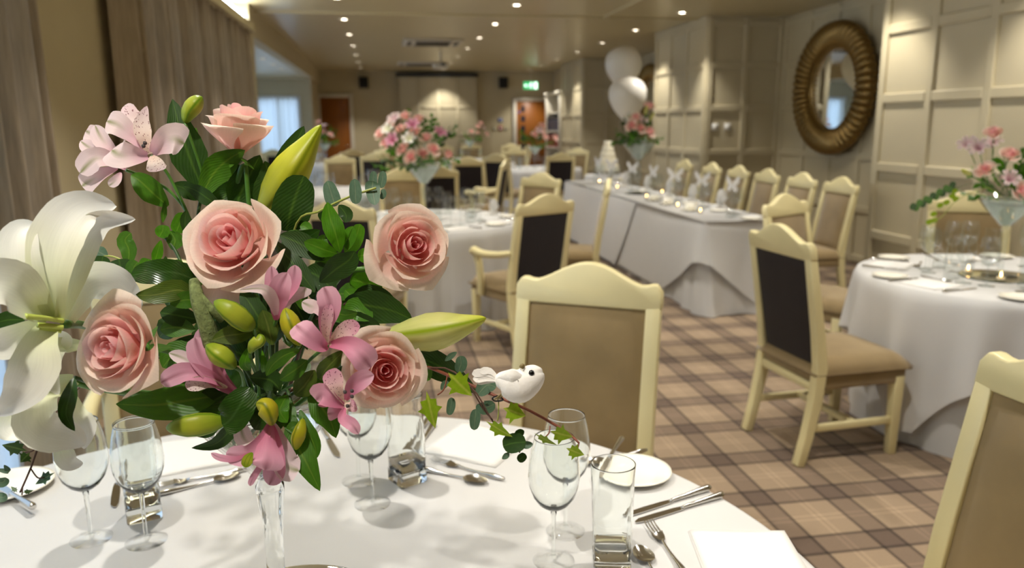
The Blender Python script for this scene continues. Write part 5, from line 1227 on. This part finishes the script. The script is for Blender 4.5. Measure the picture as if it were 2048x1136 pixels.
spray('leaves in the heart of the bouquet among the pink flowers', [([(520, 660, .97), (480, 668, .95), (450, 672, .95), (424, 680, .95)], 20, 'leaf_olive', 'leaf'), ([(540, 680, .98), (520, 640, .97), (495, 600, .97), (480, 585, .97)], 22, 'leaf_dark', 'lance'), ([(545, 690, .97), (535, 650, .97), (525, 620, .97)], 20, 'leaf_olive', 'leaf'),
      ([(600, 700, .95), (570, 710, .94), (545, 730, .94), (533, 752, .94)], 15, 'leaf_mid', 'leaf'), ([(610, 640, .96), (605, 670, .96), (615, 700, .96)], 11, 'leaf_dark', 'lance'), ([(500, 740, .96), (490, 725, .95), (502, 690, .95)], 12, 'leaf_bright', 'leaf'), ([(525, 745, .96), (528, 730, .95), (524, 700, .95)], 7, 'leaf_bright', 'lance'),
      ([(560, 760, .97), (590, 740, .96), (615, 720, .96)], 18, 'leaf_mid', 'leaf'), ([(590, 790, .98), (610, 770, .97), (630, 740, .97)], 22, 'leaf_olive', 'leaf'), ([(600, 700, .97), (590, 670, .97), (575, 660, .97)], 16, 'leaf_olive', 'leaf'), ([(640, 760, .97), (655, 735, .96), (690, 700, .96)], 18, 'leaf_olive', 'leaf'),
      ([(560, 780, .98), (540, 760, .98), (500, 755, .98)], 24, 'leaf_dark', 'leaf'), ([(620, 760, 1.0), (660, 780, 1.0), (690, 790, 1.0)], 20, 'leaf_mid', 'leaf')], [(545, 690, .98), (545, 770, 1.0)])
# dark filling foliage deep inside
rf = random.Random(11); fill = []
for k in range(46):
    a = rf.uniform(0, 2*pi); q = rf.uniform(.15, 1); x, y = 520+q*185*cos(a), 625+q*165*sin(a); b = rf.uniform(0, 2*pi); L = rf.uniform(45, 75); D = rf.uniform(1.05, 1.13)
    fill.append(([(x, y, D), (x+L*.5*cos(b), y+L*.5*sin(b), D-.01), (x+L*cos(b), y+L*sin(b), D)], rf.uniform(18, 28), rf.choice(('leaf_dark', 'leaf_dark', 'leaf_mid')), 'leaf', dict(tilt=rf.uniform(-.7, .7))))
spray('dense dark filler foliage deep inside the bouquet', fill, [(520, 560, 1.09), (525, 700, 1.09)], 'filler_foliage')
# mossy twig under the middle rose
mt = Plant('moss_twig', 'rough mossy twig under the large middle rose', 'twig')
mt.stem([(388, 560, .97), (396, 600, .96), (410, 640, .96), (425, 690, .97)], [.006, .009, .010, .011], 'moss', 'twig'); mt.stem([(400, 590, .96), (425, 620, .96), (443, 642, .97)], [.004, .005, .004], 'moss', 'side_twig')
# ---- ivy sprigs
IVY = [(0, 0), (.10, .28), (.34, .30), (.30, .52), (.52, .60), (.28, .74), (.20, .92), (0, 1.25)]
def ivy_leaf(P, base, tip, w, m, tilt=0, off=None):
    b, t = atD(*base), atD(*tip); d = t-b; L = d.length; d.normalize(); n = (CAMP-b).normalized(); s = d.cross(n).normalized(); s = Matrix.Rotation(tilt, 3, d) @ s; n = s.cross(d)
    k = w*base[2]/FPX; V, F, UV = [], [], []; left = IVY; 
    for i, (x, y) in enumerate(left):
        yy = y/1.25*L; bend = -.12*L*(y/1.25)**2
        V.append(b+d*yy+n*bend-P.b); UV.append((.5, y/1.25))
        for sg in (-1, 1): V.append(b+d*yy+s*(sg*x*k/.52)+n*(bend+.10*k*x/.52)-P.b); UV.append((.5+sg*x*.9, y/1.25))
    for i in range(len(left)-1):
        a = 3*i; c = 3*(i+1); F += [(a, a+1, c+1, c), (a, c, c+2, a+2)]
    return link('ivy_leaf', mesh('ivy', V, F, True, UV), m, P.t)
iv = Plant('ivy_sprig', 'ivy sprig with red stem and lime leaves carrying the white bird', 'ivy')
iv.stem([(1158, 886, .90), (1130, 862, .90), (1060, 822, .91), (980, 787, .93), (900, 752, .96), (835, 730, 1.0), (700, 720, 1.05)], [.0013, .0018, .0020, .0022, .0024, .0024], 'stem_red', to_vase=True)
iv.stem([(1100, 852, .90), (1098, 866, .895), (1088, 876, .895)], .0008, 'stem_red', 'leaf_stalk'); iv.stem([(1158, 886, .90), (1156, 896, .90)], .0008, 'stem_red', 'leaf_stalk')
iv.stem([(997, 795, .925), (997, 826, .92), (995, 842, .92)], .0008, 'stem_yellow', 'leaf_stalk'); iv.stem([(895, 750, .96), (888, 778, .955), (875, 790, .955)], .0009, 'stem_red', 'leaf_stalk'); iv.stem([(940, 772, .945), (965, 815, .95), (985, 840, .95)], .0010, 'stem_brown', 'side_stem')
for b, t, w, m, tl in (((853, 782, .955), (868, 858, .95), 26, 'leaf_ivy', .3), ((896, 745, .95), (942, 792, .94), 30, 'leaf_ivy', .2), ((838, 737, 1.035), (861, 753, 1.035), 24, 'leaf_ivy', .2), ((1006, 816, .91), (1050, 832, .90), 26, 'leaf_ivy', .1),
                       ((972, 842, .92), (1022, 876, .91), 18, 'leaf_ivy', .5), ((1100, 862, .895), (1145, 876, .89), 24, 'leaf_ivy', .5), ((1068, 866, .895), (1112, 894, .89), 12, 'leaf_ivy', .8), ((1132, 896, .895), (1168, 912, .89), 20, 'leaf_ivy', .5)):
    ivy_leaf(iv, b, t, w, m, tl)
eu = spray('small eucalyptus twig hanging below the white bird', [([(955, 790, .95), (975, 770, .95), (992, 775, .95)], 16, 'leaf_euc', 'round'), ([(962, 805, .95), (968, 815, .95), (990, 808, .95)], 15, 'leaf_euc', 'round'), ([(952, 818, .94), (950, 838, .94), (948, 860, .94)], 11, 'leaf_euc', 'round'), ([(903, 795, .96), (902, 812, .96), (898, 830, .96)], 9, 'leaf_euc', 'round'),
      ([(916, 745, .97), (922, 728, .97), (920, 712, .97)], 13, 'leaf_euc', 'round'), ([(890, 722, .98), (902, 712, .98), (914, 704, .98)], 6, 'leaf_euc', 'leaf'), ([(882, 780, .97), (890, 768, .97), (898, 764, .97)], 7, 'leaf_euc', 'leaf'),
      ([(1006, 892, .92), (1028, 886, .915), (1052, 884, .91)], 20, 'leaf_dark', 'round', dict(tilt=0)), ([(1040, 892, .925), (1055, 890, .925), (1066, 888, .925)], 8, 'leaf_euc', 'leaf'), ([(1018, 905, .92), (1012, 912, .92), (1004, 918, .92)], 6, 'leaf_euc', 'leaf'), ([(1036, 922, .92), (1044, 915, .92), (1051, 908, .92)], 9, 'leaf_dark', 'round', dict(tilt=0)), ([(1030, 872, .92), (1040, 866, .92), (1048, 868, .92)], 8, 'leaf_dark', 'round')],
      [(1040, 905, .92), (1020, 880, .92), (985, 842, .945), (940, 772, .95), (860, 735, 1.0)], 'eucalyptus_sprig', .0010, 'stem_brown')
iv2 = Plant('ivy_sprig', 'dark ivy sprig trailing over the plate below the lily', 'ivy')
iv2.stem([(40, 985, .88), (62, 935, .885), (80, 885, .90), (100, 850, .93), (130, 800, .98), (230, 730, 1.03), (350, 720, 1.06)], [.0010, .0013, .0014, .0014], 'stem_brown', to_vase=True)
iv2.stem([(62, 938, .885), (75, 955, .88), (88, 955, .88)], .0008, 'stem_brown', 'leaf_stalk'); iv2.stem([(78, 890, .90), (65, 902, .895), (50, 905, .895)], .0008, 'stem_brown', 'leaf_stalk'); iv2.stem([(45, 975, .88), (44, 990, .88)], .0008, 'stem_brown', 'leaf_stalk')
for b, t, w, m, tl in (((55, 902, .895), (2, 888, .89), 18, 'leaf_ivy_dark', .2), ((60, 905, .895), (40, 925, .89), 16, 'leaf_ivy_dark', .2), ((110, 945, .88), (66, 968, .88), 15, 'leaf_ivy_dark', .5), ((45, 985, .88), (66, 982, .88), 7, 'leaf_ivy_dark', .5), ((35, 985, .88), (22, 972, .88), 6, 'leaf_ivy_dark', .3), ((120, 888, .93), (150, 892, .93), 12, 'leaf_ivy_dark', .3)): ivy_leaf(iv2, b, t, w, m, tl)
spray('dark long leaf hanging under the left rose', [([(148, 755, .90), (140, 790, .89), (132, 830, .89), (150, 862, .89)], 17, 'leaf_gloss', 'leaf', dict(tilt=.4)), ([(50, 640, .93), (15, 640, .92), (-20, 650, .92)], 18, 'leaf_dark', 'leaf'), ([(55, 825, .95), (48, 815, .95), (45, 808, .95)], 9, 'leaf_dark', 'leaf'), ([(8, 930, .9), (15, 942, .9), (-10, 938, .9)], 6, 'leaf_euc', 'leaf'), ([(12, 955, .9), (5, 965, .9), (-12, 962, .9)], 10, 'leaf_euc', 'round'), ([(14, 990, .9), (4, 995, .9), (-14, 990, .9)], 10, 'leaf_euc', 'round')], [(150, 755, .91), (250, 790, 1.0)])
# ---- little bird
bp = atD(1032, 790, .905); bird = thing('bird_ornament', 'little white feathered bird perched on the ivy stem', 'ornament', bp)
def bl(px, py, D=.905): return atD(px, py, D)-bp
link('body', tube([bl(992, 768), bl(1003, 765), bl(1020, 768), bl(1040, 772), bl(1062, 755), bl(1066, 742), bl(1068, 730)], [(0, .003), (.12, .011), (.3, .0175), (.5, .0200), (.66, .0165), (.8, .0128), (.93, .0095), (1, .002)], 20, 36), 'feather', bird)
for dx, dy, sp in ((944, 748, 9), (946, 758, 9), (952, 764, 7), (960, 744, 8)):
    link('tail_feather', ribbon([atD(1000, 762, .905), atD((dx+1000)/2, dy-2, .905), atD(dx, dy, .905)], sp*.905/FPX, 'flag', tilt=random.uniform(-.3, .3), off=bp, nu=4, nv=8), 'feather', bird)
for s in (-1, 1): link('wing', ribbon([atD(1050, 757, .905-s*.013), atD(1022, 752, .905-s*.019), atD(994, 756, .905-s*.008)], 12*.905/FPX, 'leaf', off=bp, nu=6, nv=10, cup=-.3), 'feather', bird)
eye = lathe([(.0003, -.0036), (.0026, -.0026), (.0036, 0), (.0026, .0026), (.0003, .0036)], 12); link('eye', eye, 'bead', bird, bl(1063, 746, .8925)); link('eye', eye, 'bead', bird, bl(1063, 746, .917))
link('beak', tube([bl(1044, 734, .899), bl(1046, 728, .897)], [.0036, .003, .001], 8, 6), 'beak', bird)
for dx in (-3, 3): link('foot', tube([bl(1008+dx, 786), bl(996+dx, 796), bl(992+dx, 799, .912)], .0011, 6, 6), 'beak', bird)
link('wire_clip', tube([bl(985, 796, .92), bl(996, 792, .915), bl(1006, 800, .915), bl(990, 802, .92), bl(984, 796, .92)], .0011, 6, 20), 'bead', bird)
# ================================================================ arrangements on the other tables
def small_rose(seed):
    t = thing('rose', 'pink rose', 'rose'); R = .048
    ps, base, az = rose_petals(R, R*1.05, Vector((0, 0, 1)), seed, Vector((0, 0, 0)), 12, 1.0, Vector((0, 0, 0)), seed, 4, 5)
    for me, m in ps: link('petal', me, m, t)
    link('stem', tube([(0, 0, -.03), (0, .004, -.08), (0, .0, -.14)], .003, 6, 6), 'stem_green', t)
    return Proto(t)
SR = [small_rose(3), small_rose(8)]
def small_sprig(m, seed, n=7, L=.13, hw=.016, prof='leaf'):
    rnd = random.Random(seed); t = thing('foliage_sprig', 'green sprig', 'foliage')
    link('stem', tube([(0, 0, -.06), (0, .01, .03), (0, .03, L)], .0018, 6, 8), 'stem_dark', t)
    for k in range(n):
        q = k/(n-1); z = .0+L*q; y = .03*q*q; s = -1 if k % 2 else 1; l = .055*(1-.35*q)
        e = Vector((s*l*.8, rnd.uniform(-.02, .02), z+l*.7)) if k < n-1 else Vector((0, y+.01, z+l)); b = Vector((0, y, z))
        link('leaf', ribbon([b, (b+e)/2+Vector((0, .008, .006)), e], hw, prof, nrm=Vector((0, -1, .5)), nu=2, nv=5, cup=.2), m, t)
    return Proto(t)
SS = [small_sprig('leaf_dark', 1), small_sprig('leaf_mid', 2), small_sprig('leaf_bright', 3)]
def small_alst(m1, seed):
    t = thing('alstroemeria', 'small flower', 'flower')
    for k in range(6):
        a = k*pi/3; d = Vector((cos(a), sin(a), 0)); z = Vector((0, 0, 1))
        link('petal', ribbon([Vector((0, 0, -.02)), d*.014+z*.006, d*.032+z*.022, d*.046+z*.020], .014, 'flag', nrm=z, nu=3, nv=6, cup=.3), m1, t)
    link('stem', tube([(0, 0, -.02), (0, 0, -.12)], .0022, 6, 4), 'stem_green', t)
    return Proto(t)
SA = {'pale': small_alst('alst_pale', 1), 'pink': small_alst('alst_pink', 2), 'lily': small_alst('lily_white', 3)}
def small_bud():
    t = thing('flower_bud', 'small bud', 'flower bud'); link('bud', tube([(0, 0, -.03), (0, 0, 0), (0, 0, .05)], [.004, .013, .012, .002], 8, 8), 'bud_lily', t); link('stem', tube([(0, 0, -.03), (0, 0, -.12)], .0025, 6, 4), 'stem_green', t); return Proto(t)
SBUD = small_bud()
def atY(px, py, Y): d = ray(px, py); return CAMP+d*(Y/d.y)
def look(p, c):
    """turn a flower's +z away from the arrangement centre"""
    d = (p-c); d = d.normalized() if d.length > .01 else Vector((0, 0, 1)); return d.to_track_quat('Z', 'Y').to_euler()
def arrangement(base, sc, where, roses, alsts, buds=(), Y=None, spread=.2, n=14, seed=0, rs=1.0):
    MVF.put(base, 0, 'clear martini vase with pink roses on %s' % where, None, sc)
    c = Vector((base[0], base[1], base[2]+.36*sc)); rnd = random.Random(seed)
    put = []
    def free(x, y, r):
        """slide along the line of sight until the bloom stands clear of its neighbours"""
        y0 = Y+rnd.uniform(-.08, .04)*spread/.2; c_ = []
        for k in range(15):
            yy = y0+(k+1)//2*.025*(1 if k % 2 else -1); p = atY(x, y, yy); m = min([(p-q).length-(r+s)*.88 for q, s in put] or [1]); c_.append((m, p))
            if m > 0: break
        else: p = max(c_, key=lambda z: z[0])[1]
        put.append((p, r)); return p
    for i, (x, y) in enumerate(roses):
        p = free(x, y, .046*rs); r = look(p-Vector((0, .10, -.05)), c); SR[i % 2].put(p, 0, 'pink rose in the vase on %s' % where, 'roses on '+where, rs, rot=r)
    for i, (x, y, k) in enumerate(alsts):
        p = free(x, y, .042*rs); SA[k].put(p, 0, ('white lily' if k == 'lily' else 'pale mauve flower' if k == 'pale' else 'deep pink flower')+' in the vase on %s' % where, k+' flowers on '+where, rs*1.1, rot=look(p-Vector((0, .10, -.04)), c))
    for x, y in buds:
        p = free(x, y, .02*rs); SBUD.put(p, 0, 'pale green bud in the vase on %s' % where, 'buds on '+where, rs, rot=look(p, c))
    for k in range(n):
        a = rnd.uniform(0, 2*pi); el = rnd.uniform(-.15, 1.3); d = Vector((cos(a)*cos(el), sin(a)*cos(el), sin(el)))
        p = c+d*spread*rnd.uniform(.25, .75)
        for _ in range(40):
            if all((p+d*h*rs-q).length > s+.030*rs for h in (.0, .05, .10, .15) for q, s in put): break
            a = rnd.uniform(0, 2*pi); el = rnd.uniform(-.15, 1.3); d = Vector((cos(a)*cos(el), sin(a)*cos(el), sin(el))); p = c+d*spread*rnd.uniform(.2, .9)
        SS[rnd.choice((0, 1, 1, 2, 2))].put(p, 0, 'leafy green sprig in the vase on %s' % where, 'green sprigs on '+where, rs*rnd.uniform(.8, 1.15), rot=d.to_track_quat('Z', 'Y').to_euler())
arrangement((T2.x+.03, T2.y, TT), 1.24, 'the round table before the dark backed armchair', [(810, 230), (837, 236), (779, 248), (801, 255), (759, 265), (854, 273), (867, 297), (805, 297), (898, 308), (830, 262), (846, 306), (822, 313), (770, 284)],
            [(778, 260, 'lily'), (820, 279, 'lily'), (879, 268, 'pink'), (786, 282, 'pink'), (826, 252, 'pink'), (790, 240, 'pale'), (842, 300, 'lily')], (), 6.22, .30, 38, 5, 1.2)
arrangement((TR.x-.06, TR.y-.02, TT+.006), 1.05, 'the table beside the near pier', [(1987, 263), (1971, 338), (2021, 306), (2046, 380)], [(1958, 298, 'pale'), (2018, 360, 'pale'), (1936, 292, 'pale'), (1985, 290, 'pale')], [(1934, 346)], TR.y-.10, .15, 20, 6, .95)
arrangement((2.77, 8.27, TT+.006), 1.55, 'the head table', [(1299, 210), (1272, 234), (1300, 262), (1264, 250), (1280, 255)], [(1284, 244, 'pale'), (1262, 236, 'lily')], [(1302, 236), (1292, 222)], 8.12, .17, 16, 7, 1.45)
arrangement((T4.x-.06, T4.y-.1, TT), 1.05, 'the table before the bookcase', [(1085, 250), (1084, 262), (1070, 268), (1091, 272), (1111, 274)], [(1078, 262, 'pale')], (), T4.y-.15, .22, 12, 8, 1.5)
arrangement((T6.x+.02, T6.y, TT), 1.15, 'the table by the folding partition', [(962, 245), (956, 252), (943, 262), (957, 266), (974, 267)], [(966, 256, 'pale')], (), T6.y-.05, .2, 9, 9, 1.4)
arrangement((T7.x-.05, T7.y, TT), 1.1, 'the table before the plain oak door', [(637, 243), (645, 262), (661, 268), (634, 255)], [(648, 253, 'pale')], (), T7.y-.05, .2, 9, 10, 1.5)
# trailing sprigs on the near pier arrangement
q = Plant('trailing_ivy', 'thin trailing ivy hanging from the vase beside the near pier', 'ivy', base=Vector((TR.x-.08, TR.y-.02, TT+.4)))
dd = 3.42
q.stem([(1860, 448, dd), (1885, 432, dd), (1908, 405, dd), (1935, 388, dd)], .0016, 'stem_yellow')
VR = Vector((TR.x-.06, TR.y-.02, TT+.36)); link('stem', tube([atD(1935, 388, dd), (atD(1935, 388, dd)+VR)/2+Vector((0, 0, .05)), VR], .0016, 6, 10, off=q.b), 'stem_yellow', q.t)
for x, y in ((1858, 444), (1868, 441), (1867, 428), (1880, 411), (1893, 405), (1904, 392), (1911, 398), (1908, 382)): q.blade([(x-6, y+3, dd), (x, y, dd), (x+7, y-3, dd)], 5, 'leaf_ivy', 'round', 'ivy_leaf', nu=4, nv=6)
q = Plant('trailing_eucalyptus', 'dark trailing eucalyptus arm reaching from the vase beside the near pier', 'foliage', base=Vector((TR.x-.08, TR.y-.02, TT+.4)))
q.stem([(1822, 420, dd), (1850, 402, dd), (1878, 386, dd), (1910, 376, dd)], .0016, 'stem_dark')
link('stem', tube([atD(1910, 376, dd), (atD(1910, 376, dd)+VR)/2+Vector((0, 0, .06)), VR], .0016, 6, 10, off=q.b), 'stem_dark', q.t)
for i in range(13):
    x = 1824+i*6.6; y = 420-i*3.6+(i % 2)*6; q.blade([(x, y, dd), (x+2, y-7, dd), (x+5, y-14, dd)], 6, 'leaf_mid' if i % 3 else 'leaf_dark', 'round', 'leaf', nu=4, nv=6)
